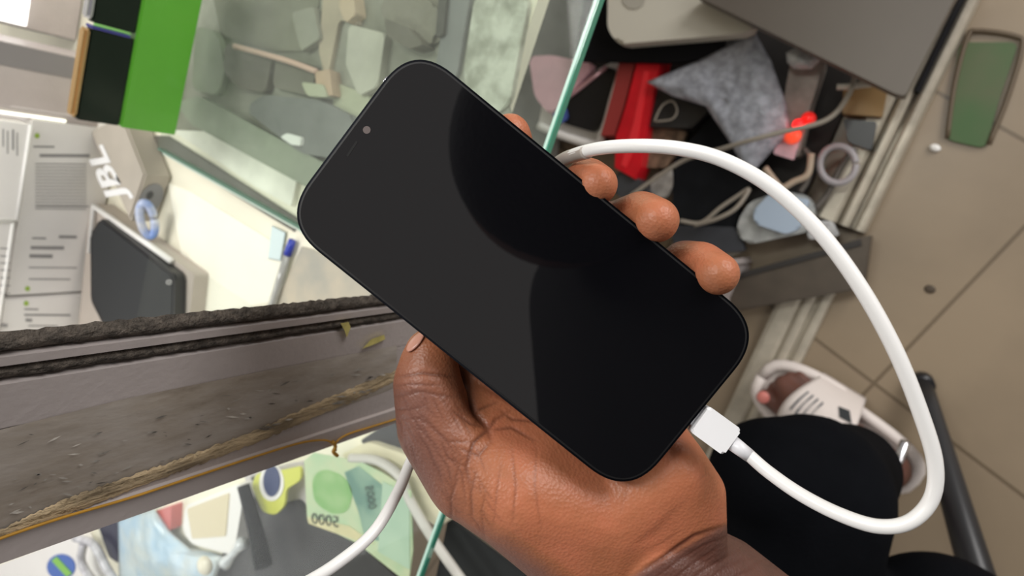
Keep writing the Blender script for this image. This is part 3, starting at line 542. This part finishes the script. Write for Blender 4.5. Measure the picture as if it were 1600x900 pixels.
bm = bmesh.new(); sph_bm(bm, PZ(320, 884, .785), .010, 3, (1, 1, .6)); tag(link('cream_disc', bm, mat('cream_knob', sr(232, 226, 205), .3), smooth=True), 'round cream plastic disc on the pale blue bag', 'disc')
o = tube('crystal_rod', [PZ(352, 880, .778), PZ(380, 848, .778)], [.007, .004, .004, .007], mat('crystal', sr(215, 220, 222), .08, spec=.9, noise=.2, nscale=100)); tag(o, 'shiny clear plastic rod beside the white frame', 'rod')
item('grey_cloth', 'mottled grey cloth below the white frame', 'cloth', [(350, 860), (395, 740), (430, 800), (420, 930), (330, 930)], .004, T((72, 71, 70)), .004)
item('white_liner', 'white liner sheet around the round sticker', 'paper', [(380, 740), (475, 720), (480, 790), (440, 800), (395, 800)], .0035, T((196, 192, 190)))
# yellow elastic band tied round the post, tape scraps
yb = mat('yellow_elastic', sr(176, 130, 40), .5, noise=.15, nscale=90)
band = thing('elastic_band', 'thin ochre elastic band stretched along the post with a small knot', 'band', PX(520, 695, -.197))
bp = [(-40, 858), (10, 838), (100, 808), (200, 779), (300, 746), (400, 713), (470, 692), (508, 688), (522, 696), (525, 704)]
tube('band_line', [PX(u, v, -.1972) for u, v in bp], .00055, yb, band, n=8, res=8)
tube('band_upper', [PX(u, v, -.1972) for u, v in [(522, 704), (526, 690), (545, 678), (580, 667), (640, 648), (720, 620)]], .0006, yb, band, n=8, res=8)
tube('knot', [PX(u, v, -.1968) for u, v in [(520, 690), (524, 698), (521, 706), (527, 712)]], .001, yb, band, n=6, res=8)
tapem = mat('yellow_tape', sr(206, 194, 120), .4, noise=.2, nscale=200)
for lab, q in (('tiny curled yellow tape scrap on the post, left of the two', [(532, 505), (545, 503), (548, 512), (542, 527), (538, 516)]), ('tiny yellow tape scrap on the post, nearest the thumb', [(566, 545), (580, 530), (600, 523), (602, 530), (585, 538)])):
    bm = bmesh.new(); f = [bm.verts.new(PX(u, v, -.1978)) for u, v in q]; g = [bm.verts.new(PX(u, v, -.1993)) for u, v in q]
    bm.faces.new(f); bm.faces.new(g[::-1])
    for i in range(5): bm.faces.new((f[i], f[(i+1) % 5], g[(i+1) % 5], g[i]))
    tag(link('tape_scrap', bm, tapem), lab, 'tape')
# ================================================================ THE HELD PHONE
D0 = .2185
def cp(u, v, d): return P(u, v, d)
phone = thing('smartphone', 'black smartphone with its screen off, held in the hand and charging', 'phone', P(820, 425, D0+.008))
corner = [(646, 65), (1198, 517), (982, 780), (437, 345)]
def prism_px(name, px, d0, d1, m, parent, r=0, bevel=0, seg=3, n=10, smooth=False):
    """solid outline facing the lens distance d0 (front) to d1 (back), same true size front and back"""
    q = [np.array([(u-800)/F*d0, -(v-450)/F*d0]) for u, v in px]; q = roundpoly(q, r, n) if r else q
    bm = bmesh.new(); prism_bm(bm, q, -d1, -d0, bevel, seg)
    for v in bm.verts: v.co = Vector(CC(*v.co))
    return link(name, bm, m, parent, smooth)
frame_m = mat('phone_frame', (.018, .02, .026), .18, .9)
prism_px('phone_frame', corner, D0, D0+.0076, frame_m, phone, r=.0165, bevel=.0011, seg=3, n=14, smooth=False)
def inset(px, k):
    c = np.mean(np.array(px, float), axis=0); out = []
    P4 = [np.array(p, float) for p in px]
    for i in range(4):
        a, p, b = P4[i-1], P4[i], P4[(i+1) % 4]; out.append(p+(a-p)/np.linalg.norm(a-p)*k+(b-p)/np.linalg.norm(b-p)*k)
    return out
prism_px('screen_glass', inset(corner, 6), D0-.0006, D0+.0004, mat('screen', (.003, .003, .004), .02, spec=.75), phone, r=.0150, bevel=.0004, n=14)
prism_px('display_border', inset(corner, 3.2), D0-.0001, D0+.0003, mat('border', (.008, .008, .009), .4), phone, r=.0158, n=14)
prism_px('front_camera', oval(573, 203, 6, 6), D0-.00075, D0-.0004, mat('lens_grey', sr(96, 86, 84), .2), phone)
prism_px('earpiece_slot', [(556, 220), (559, 222), (544, 245), (541, 243)], D0-.00072, D0-.0004, mat('slot', (.002, .002, .002), .8), phone)
for k, (u, v) in enumerate(((648, 68), )): pass
# side details: a silver sliver painting an edge glint, and buttons
for (a, b) in (((600, 128), (606, 121)),):
    tube('edge_glint', [CC((a[0]-800)/F*(D0+.001), -(a[1]-450)/F*(D0+.001), -(D0+.001)), CC((b[0]-800)/F*(D0+.001), -(b[1]-450)/F*(D0+.001), -(D0+.001))], .0006, silver, phone, n=0, res=6)
def sidebtn(u0, v0, u1, v1):
    tube('side_button', [P(u0, v0, D0+.004), P(u1, v1, D0+.004)], .0011, frame_m, phone, n=0, res=8)

# charging cable
ch = thing('charging_cable', 'white charging cable plugged into the phone and looping behind the hand', 'cable', P(1110, 672, .223))
def housing(name, a, b, wa, wb, d, th, m, bevel=.0015):
    a, b = np.array(a, float), np.array(b, float); t = (b-a)/np.linalg.norm(b-a); n = np.array([-t[1], t[0]])
    q = [a+n*wa, b+n*wb, b-n*wb, a-n*wa]; prism_px(name, q, d-th/2, d+th/2, m, ch, r=.0012, bevel=bevel, seg=4, n=4)
wp = mat('gloss_white', sr(240, 240, 242), .22, coat=.3)
housing('plug_housing', (1094, 655), (1145, 692), 25, 25, .2205, .0058, wp, .002)
housing('metal_tip', (1086, 648), (1096, 656), 17, 17, .2218, .002, silver, .0003)
tube('strain_relief', [P(1143, 691, .2205), P(1172, 713, .2200)], [.0026, .0022], mat('relief_white', sr(228, 228, 232), .35), ch, n=0, res=16)
loop = [(1170, 711, .2200), (1200, 737, .216), (1250, 772, .208), (1310, 803, .200), (1370, 822, .194), (1420, 816, .190), (1455, 780, .188), (1461, 725, .186), (1440, 650, .184), (1400, 550, .182), (1345, 450, .182), (1280, 362, .184), (1205, 292, .187), (1130, 250, .191), (1060, 232, .196), (990, 228, .204), (930, 233, .215), (885, 247, .232), (845, 275, .252), (800, 330, .262), (760, 420, .268), (720, 540, .272), (680, 640, .272), (643, 718, .262), (622, 768, .250), (585, 830, .238), (530, 878, .228), (470, 915, .222), (380, 960, .216)]
tube('cable', [P(*p) for p in loop], .0021, cablew, ch, n=10, res=16)
tube('grey_stretch', [P(*p) for p in [(918, 237, .2187), (900, 242, .226), (885, 247, .2322), (862, 261, .2425), (845, 275, .2522)]], .00235, mat('greyer_white', sr(176, 168, 160), .35), ch, n=6, res=16)  # greyer, slightly thicker stretch of the cable
# ================================================================ PERSON
person = thing('person', 'seated person in black trousers and a white slide sandal, holding the phone out', 'person', (.05, -.45, 0))
def skin_material():
    m = bpy.data.materials.new('brown_skin'); m.use_nodes = True; nt = m.node_tree; b = nt.nodes['Principled BSDF']; N = nt.nodes.new; Lk = nt.links.new
    at = N('ShaderNodeAttribute'); at.attribute_name = 'tone'; ac = N('ShaderNodeAttribute'); ac.attribute_name = 'crease'
    tc = N('ShaderNodeTexCoord')
    r = N('ShaderNodeValToRGB'); e = r.color_ramp.elements
    e[0].position = 0; e[0].color = (*sr(216, 128, 98), 1); e[1].position = 1; e[1].color = (*sr(92, 62, 54), 1)
    x = e.new(.28); x.color = (*sr(166, 104, 72), 1); x = e.new(.6); x.color = (*sr(126, 84, 70), 1)
    n = N('ShaderNodeTexNoise'); n.inputs['Scale'].default_value = 45; n.inputs['Detail'].default_value = 6; Lk(tc.outputs['Object'], n.inputs[0])
    mm = N('ShaderNodeMath'); mm.operation = 'MULTIPLY_ADD'; mm.inputs[1].default_value = .35; Lk(n.outputs[0], mm.inputs[0])
    ad = N('ShaderNodeMath'); ad.operation = 'SUBTRACT'; ad.inputs[1].default_value = .17; Lk(at.outputs['Fac'], ad.inputs[0]); Lk(ad.outputs[0], mm.inputs[2]); Lk(mm.outputs[0], r.inputs[0])
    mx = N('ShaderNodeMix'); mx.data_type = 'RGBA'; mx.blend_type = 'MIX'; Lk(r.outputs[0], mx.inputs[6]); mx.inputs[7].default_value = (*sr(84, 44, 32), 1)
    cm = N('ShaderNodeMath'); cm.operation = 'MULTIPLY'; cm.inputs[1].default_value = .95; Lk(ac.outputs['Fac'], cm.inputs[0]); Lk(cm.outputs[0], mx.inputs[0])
    Lk(mx.outputs[2], b.inputs['Base Color']); b.inputs['Roughness'].default_value = .42; b.inputs['Specular IOR Level'].default_value = .4
    b.inputs['Subsurface Weight'].default_value = .12; b.inputs['Subsurface Radius'].default_value = (1, .35, .2); b.inputs['Subsurface Scale'].default_value = .004
    v = N('ShaderNodeTexVoronoi'); v.inputs['Scale'].default_value = 900; Lk(tc.outputs['Object'], v.inputs[0])
    n2 = N('ShaderNodeTexNoise'); n2.inputs['Scale'].default_value = 260; n2.inputs['Detail'].default_value = 6; Lk(tc.outputs['Object'], n2.inputs[0])
    a2 = N('ShaderNodeMath'); Lk(v.outputs[0], a2.inputs[0]); Lk(n2.outputs[0], a2.inputs[1])
    bp = N('ShaderNodeBump'); bp.inputs['Strength'].default_value = .35; bp.inputs['Distance'].default_value = .0004; Lk(a2.outputs[0], bp.inputs['Height']); Lk(bp.outputs[0], b.inputs['Normal'])
    return m
skin = skin_material()
def SP(u, v, d, rpx): return (P(u, v, d), rpx*d/F)
bm = bmesh.new()
def chain(*s):
    s = [SP(*a) for a in s]
    for a, b in zip(s, s[1:]): hull_bm(bm, [a, b])
# palm slab
pal = dict(hyp=(1050, 735, .2385, 58), wu=(1085, 852, .248, 50), hu2=(1085, 770, .2425, 48), wr=(930, 905, .250, 62), th=(810, 770, .2385, 88), th2=(740, 735, .2400, 78),
           pc=(900, 650, .256, 60), im=(735, 455, .262, 46), mm=(815, 478, .266, 46), rm=(890, 520, .266, 45), pm=(960, 590, .262, 44), web=(735, 610, .250, 36), heel=(940, 800, .245, 84), mid=(1000, 800, .246, 70))
def HP(*k): hull_bm(bm, [SP(*pal[i]) for i in k])
HP('th', 'th2', 'pc'); HP('th', 'pc', 'heel'); HP('heel', 'pc', 'hyp'); HP('heel', 'wr', 'mid'); HP('mid', 'wu', 'wr'); HP('hyp', 'hu2', 'mid', 'wu'); HP('hyp', 'pm', 'pc'); HP('pc', 'pm', 'rm'); HP('pc', 'rm', 'mm'); HP('pc', 'mm', 'im'); HP('im', 'web', 'pc'); HP('th2', 'web', 'pc'); HP('th', 'heel', 'wr')
# thumb
chain((740, 740, .2395, 76), (682, 668, .2370, 62), (668, 600, .2360, 54), (672, 552, .2362, 40), (680, 535, .2372, 28))
hull_bm(bm, [SP(668, 600, .2362, 54), SP(652, 560, .2345, 26), SP(660, 536, .2350, 17)])
# fingers behind the phone, curling round its upper right edge
chain((735, 455, .262, 44), (765, 330, .256, 42), (796, 254, .248, 40), (796, 222, .238, 37), (797, 209, .2275, 32))
chain((815, 478, .266, 44), (880, 380, .257, 42), (906, 320, .247, 42), (918, 284, .2345, 38), (933, 288, .2225, 33))
chain((890, 520, .266, 44), (955, 420, .257, 42), (976, 352, .2465, 43), (1002, 338, .2335, 40), (1026, 344, .2200, 36))
chain((960, 590, .262, 42), (1040, 480, .252, 40), (1070, 414, .2410, 39), (1096, 414, .2305, 37), (1122, 428, .2180, 34))
# forearm on to the sleeve
chain((1010, 868, .250, 84), (1110, 955, .262, 120), (1290, 1120, .30, 140), (1650, 1550, .42, 150))
me = fused('arm', bm, .00068, 26, 0)
V = np.empty(len(me.vertices)*3); me.vertices.foreach_get('co', V); V = V.reshape(-1, 3)
Nn = np.empty(len(me.vertices)*3); me.vertices.foreach_get('normal', Nn); Nn = Nn.reshape(-1, 3)
cv = (V-C) @ M; d = -cv[:, 2]; U = 800+F*cv[:, 0]/d; Vv = 450-F*cv[:, 1]/d; Nc = Nn @ M
def seg_dist(pts):
    best = np.full(len(U), 1e9); tt_ = np.zeros(len(U)); acc = 0; tot = sum(math.dist(a, b) for a, b in zip(pts, pts[1:]))
    for (x0, y0), (x1, y1) in zip(pts, pts[1:]):
        dx, dy = x1-x0, y1-y0; L2 = dx*dx+dy*dy; t = np.clip(((U-x0)*dx+(Vv-y0)*dy)/L2, 0, 1)
        q = np.hypot(U-x0-t*dx, Vv-y0-t*dy); mk = q < best; best[mk] = q[mk]; tt_[mk] = (acc+t[mk]*math.sqrt(L2))/tot; acc += math.sqrt(L2)
    return best, tt_
creases = [ # (polyline, width px, depth mm, darkness)
 ([(722, 572), (726, 610), (742, 645), (762, 668), (768, 690)], 5, 1.3, .9), ([(800, 640), (775, 655), (762, 672), (740, 692), (728, 730), (735, 770)], 3.2, .7, .7),
 ([(745, 600), (790, 622), (835, 650)], 5, .6, .5), ([(620, 590), (660, 583), (715, 590)], 3, .5, .6), ([(612, 622), (655, 612), (716, 622)], 2.6, .4, .5), ([(625, 655), (660, 655), (700, 690), (745, 690)], 2.5, .4, .5),
 ([(1002, 893), (1040, 868), (1085, 838), (1132, 822)], 3.6, 1.0, 1), ([(1020, 905), (1060, 876), (1100, 852), (1140, 838)], 2, .4, .6), ([(1040, 915), (1085, 880), (1128, 852)], 2.2, .4, .6), ([(1062, 925), (1100, 890), (1150, 862)], 2, .4, .6),
 ([(1095, 925), (1120, 895), (1165, 872)], 2, .4, .6), ([(1120, 930), (1150, 900), (1185, 885)], 2, .4, .6), ([(1030, 640), (960, 700), (985, 745), (970, 800)], 2, .2, .25),
 ([(690, 700), (722, 740), (728, 790)], 2, .35, .5), ([(665, 680), (700, 730), (712, 790)], 1.8, .3, .45), ([(760, 760), (752, 800), (758, 850)], 1.8, .3, .4), ([(800, 700), (806, 760), (800, 820)], 2, .3, .45), ([(838, 690), (836, 760), (846, 830)], 1.8, .2, .35),
 ([(784, 720), (776, 770), (770, 830)], 1.6, .25, .4), ([(742, 700), (720, 720), (705, 770)], 1.8, .3, .45)]
for c in ([(705, 640), (735, 662), (760, 668)], [(768, 672), (800, 668), (838, 690)], [(742, 672), (748, 640), (778, 628)], [(716, 700), (748, 712), (768, 690)], [(730, 730), (700, 716), (690, 690)],
          [(745, 735), (735, 770), (738, 815)], [(715, 745), (704, 780), (706, 815)], [(780, 640), (800, 655), (850, 660)], [(752, 604), (775, 600), (800, 610)]):
    creases.append((c, 2.4, .5, .6))
for c in ([(640, 660), (668, 700), (690, 750)], [(630, 630), (655, 668), (690, 706)], [(652, 642), (690, 680), (720, 720)], [(612, 640), (640, 640), (668, 634)], [(618, 604), (640, 600), (690, 602)]):
    creases.append((c, 1.8, .35, .55))
rn = random.Random(11)
for k in range(44):   # fine wrinkles across the thumb base
    x, y = rn.uniform(618, 760), rn.uniform(600, 820); a = rn.uniform(.75, 1.35); L_ = rn.uniform(18, 55)
    creases.append(([(x, y), (x+L_*.5*math.cos(a)+rn.uniform(-3, 3), y+L_*.5*math.sin(a)), (x+L_*math.cos(a), y+L_*math.sin(a))], 1.5, .24, .42))
for k in range(22):   # fine wrinkles over the wrist
    x, y = rn.uniform(1000, 1180), rn.uniform(850, 930); a = rn.uniform(-.75, -.45); L_ = rn.uniform(25, 70)
    creases.append(([(x, y), (x+L_*math.cos(a), y+L_*math.sin(a))], 1.4, .18, .35))
front = np.clip(Nc[:, 2]*2.2, 0, 1)*(d < .30)
disp = np.zeros(len(U)); dark = np.zeros(len(U))
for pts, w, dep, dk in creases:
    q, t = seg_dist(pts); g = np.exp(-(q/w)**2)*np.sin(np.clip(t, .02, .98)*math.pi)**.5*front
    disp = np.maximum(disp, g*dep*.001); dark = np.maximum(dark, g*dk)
V2 = V-Nn*disp[:, None]*.8
me.vertices.foreach_set('co', V2.ravel())
tone = np.full(len(U), .22)
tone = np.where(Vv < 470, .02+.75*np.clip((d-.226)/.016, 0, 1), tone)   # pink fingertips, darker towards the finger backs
s = lambda x, a, b: np.clip((x-a)/(b-a), 0, 1)
line = (Vv-(893-(U-1002)*.55))                              # beyond the wrist crease: the darker forearm
tone = np.maximum(tone, .22+.7*s(line, -6, 10)*s(U, 960, 1010))
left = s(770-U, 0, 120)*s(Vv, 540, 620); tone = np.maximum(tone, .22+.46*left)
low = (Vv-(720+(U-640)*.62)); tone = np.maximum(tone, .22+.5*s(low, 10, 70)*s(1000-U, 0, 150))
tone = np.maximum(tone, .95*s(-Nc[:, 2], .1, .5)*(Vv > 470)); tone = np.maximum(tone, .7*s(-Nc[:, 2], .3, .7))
for nm, arr in (('tone', tone), ('crease', dark)):
    at = me.attributes.new(nm, 'FLOAT', 'POINT'); at.data.foreach_set('value', arr.astype(np.float32))
me.materials.append(skin)
me.transform(Matrix.Translation(-person.location)); ob = bpy.data.objects.new('arm', me); COL.objects.link(ob); ob.parent = person
# thumb nail sliver and little-finger nail
def nail(u, v, d, ru, rv, rot, dirn):
    c = P(u, v, d); bm = bmesh.new(); sph_bm(bm, (0, 0, 0), 1, 3)
    a = nv(M @ np.array([math.cos(rot), -math.sin(rot), 0])); n_ = nv(M @ np.array(dirn)); b = np.cross(n_, a)
    a = np.cross(b, n_)
    for v_ in bm.verts: q = v_.co; v_.co = Vector(c+a*q.x*ru+b*q.y*rv+n_*q.z*.0008)
    link('fingernail', bm, mat('nail', sr(206, 150, 130), .3), person, True)
nail(649, 534, .2300, .0045, .0028, -1.1, (-.55, .6, .58))
# dark garments: trousers, shirt; head with hair; foot in sandal
tm = mat('black_trouser_cloth', (.0045, .005, .0065), .8, noise=.3, nscale=12, bump=.3, bscale=400, spec=.03)
bm = bmesh.new()
knee = P(1262, 772, .60); hip1 = np.array([.10, -.72, .56]); hip2 = np.array([.28, -.70, .56]); knee2 = P(1470, 1018, .60); ankle = PZ(1392, 722, .16); shin = P(1330, 735, .72)
hull_bm(bm, [(knee, .072), (hip1, .095)]); hull_bm(bm, [(knee, .066), (shin, .050)]); hull_bm(bm, [(P(1200, 745, .585), .052), (knee, .07)])
hull_bm(bm, [(knee2, .085), (hip2, .095)]); hull_bm(bm, [(hip1, .1), (hip2, .1)]); hull_bm(bm, [(knee2, .07), (np.array([.36, -.40, .16]), .05)])
t_me = fused('trousers', bm, .008, 6); t_me.materials.append(tm); t_me.transform(Matrix.Translation(-person.location)); o = bpy.data.objects.new('trousers', t_me); COL.objects.link(o); o.parent = person
o['label'] = 'black trousers'
bm = bmesh.new()
hull_bm(bm, [(np.array([.12, -.72, .60]), .12), (np.array([.26, -.70, .60]), .12), (CC(.27, -.20, .22), .12), (CC(.13, -.02, .42), .11), (CC(.34, .10, .34), .11)])
elbow = P(1650, 1550, .42); hull_bm(bm, [(CC(.27, -.20, .22), .09), (elbow+np.array([0, 0, .0]), .075)])
t_me = fused('shirt', bm, .012, 6); t_me.materials.append(mat('dark_shirt', (.012, .012, .014), .9)); t_me.transform(Matrix.Translation(-person.location)); o = bpy.data.objects.new('shirt', t_me); COL.objects.link(o); o.parent = person
bm = bmesh.new(); hc = CC(.055, .135, .27)
sph_bm(bm, hc, .115, 4, (1, 1, 1)); hull_bm(bm, [(hc, .075), (CC(.16, .05, .38), .065)])
hull_bm(bm, [(hc+M @ np.array([-.01, -.03, -.07]), .05), (hc, .08)]); sph_bm(bm, hc+M @ np.array([-.015, -.01, -.115]), .018, 2)
t_me = fused('head', bm, .005, 8)
for nm, vv in (('tone', .8), ('crease', 0)):
    at = t_me.attributes.new(nm, 'FLOAT', 'POINT'); at.data.foreach_set('value', np.full(len(t_me.vertices), vv, np.float32))
t_me.materials.append(skin); t_me.transform(Matrix.Translation(-person.location)); hd = bpy.data.objects.new('head', t_me); COL.objects.link(hd); hd.parent = person
bm = bmesh.new(); sph_bm(bm, hc+M @ np.array([.004, .012, -.012]), .124, 4); link('hair', bm, mat('black_hair', (.008, .007, .007), .9, bump=1, bscale=150), person, True)  # oversized to cover the lit face, so the screen reflects it dark
# foot
toe = PZ(1196, 586, .03); heel = PZ(1425, 742, .03); fx = nv(heel-toe); fy = np.array([-fx[1], fx[0], 0]); fl = np.linalg.norm(heel-toe)
def FT(a, b, z): return np.array([toe[0], toe[1], 0])+fx*a*fl+fy*b+np.array([0, 0, z+.020])
bm = bmesh.new(); 
hull_bm(bm, [(FT(.13, .012, .045), .016), (FT(.35, .0, .058), .03), (FT(.33, -.012, .052), .026)]); hull_bm(bm, [(FT(.35, 0, .058), .032), (FT(.62, 0, .075), .036)]); hull_bm(bm, [(FT(.62, 0, .075), .036), (FT(.86, 0, .06), .03)])
hull_bm(bm, [(FT(.70, 0, .085), .038), (FT(.72, .0, .17), .038)]); hull_bm(bm, [(FT(.72, 0, .17), .038), (shin, .048)])
for k, (a, b, r) in enumerate(((.08, -.022, .0125), (.09, -.002, .0095), (.10, .014, .009), (.13, .028, .0085), (.17, .038, .008))): hull_bm(bm, [(FT(a, b, .040), r), (FT(.3, b*.8, .046), r*1.4)])
t_me = fused('foot', bm, .003, 5)
for nm, vv in (('tone', .85), ('crease', 0)):
    at = t_me.attributes.new(nm, 'FLOAT', 'POINT'); at.data.foreach_set('value', np.full(len(t_me.vertices), vv, np.float32))
t_me.materials.append(skin); t_me.transform(Matrix.Translation(-person.location)); o = bpy.data.objects.new('foot', t_me); COL.objects.link(o); o.parent = person
bm = bmesh.new(); sph_bm(bm, FT(.075, -.022, .053), .0105, 3, (1, 1, .5)); link('toenail', bm, mat('toe_pink', sr(215, 130, 120), .4), person, True)
swm = mat('sandal_white', sr(226, 216, 210), .5, noise=.04)
def foot_outline(g=0, n=36):
    out = []
    for k in range(n):
        a = 2*math.pi*k/n; x = .5-.5*math.cos(a); w = (.054-.010*math.sin(x*math.pi*1.0)*(x > .45)-.008*x)*abs(math.sin(a))**.62
        out.append((x*(1+2*g/fl)-g/fl, math.copysign(w+g*abs(math.sin(a)), math.sin(a))))
    return out
sandal = bpy.data.objects.new('slide_sandal', None); COL.objects.link(sandal); sandal.parent = person; sandal.location = Vector(FT(.5, 0, 0))-person.location; sandal['label'] = 'white slide sandal'
def sole(name, g, z0, z1, bev, m):
    bm = bmesh.new(); prism_bm(bm, [FT(x, y, 0)[:2] for x, y in foot_outline(g)], z0+.02, z1+.02, bev); link(name, bm, m, sandal)
sole('sole', .004, .0005, .026, .004, swm)
bm = bmesh.new(); ol = [FT(x, y, .031) for x, y in foot_outline(.002)]; tube_bm(bm, ol+ol[:1], .0095, 8); link('sole_rim', bm, swm, sandal, True)
def strap_t(t, a): return .19+.08*math.cos(a)**2+(.40-.12*math.cos(a)**2)*t
bm = bmesh.new(); g = []
for i in range(15):   # broad strap arched over the foot
    t = i/14; row = []
    for j in range(25):
        a = math.pi*j/24; w = .058+.003*t; h = .078+.034*t; row.append(bm.verts.new(FT(strap_t(t, a), math.cos(a)*w, .012+math.sin(a)**.9*h)))
    g.append(row)
for i in range(14):
    for j in range(24): bm.faces.new((g[i][j], g[i][j+1], g[i+1][j+1], g[i+1][j]))

g2 = [[bm.verts.new(v.co+(Vector(FT(.37, 0, .02))-v.co)*.05) for v in row] for row in g]
for i in range(14):
    for j in range(24): bm.faces.new((g2[i][j], g2[i+1][j], g2[i+1][j+1], g2[i][j+1]))
for i in range(14):
    for j in (0, 24): bm.faces.new((g[i][j], g[i+1][j], g2[i+1][j], g2[i][j]))
for j in range(24):
    for i in (0, 14): bm.faces.new((g[i][j], g[i][j+1], g2[i][j+1], g2[i][j]))
link('strap', bm, swm, sandal, True)
def strap_pt(t, a, off=.0015):
    w = .058+.003*t+off; h = .078+.034*t+off; return FT(strap_t(t, a), math.cos(a)*w, .012+math.sin(a)**.9*h)
dkp = mat('sandal_print', sr(40, 44, 46), .6); gyp = mat('sandal_grey_print', sr(105, 105, 108), .6)
def strap_patch(name, pts, m):
    bm = bmesh.new(); bm.faces.new([bm.verts.new(strap_pt(t, a)) for t, a in pts]); link(name, bm, m, sandal)
strap_patch('oval_mark', [(.62+.12*math.cos(x), 1.50+.17*math.sin(x)) for x in np.linspace(0, 6.28, 16, endpoint=False)], dkp)
strap_patch('wedge_mark', [(.62, .80), (.80, .72), (.92, .95), (.72, 1.0)], dkp)
for k in range(4): strap_patch('stripe_mark', [(.12+.09*k+.02*(j % 2)*0, .95+.08*j) if j < 9 else (.15+.09*k, .95+.08*(17-j)) for j in range(18)], gyp)
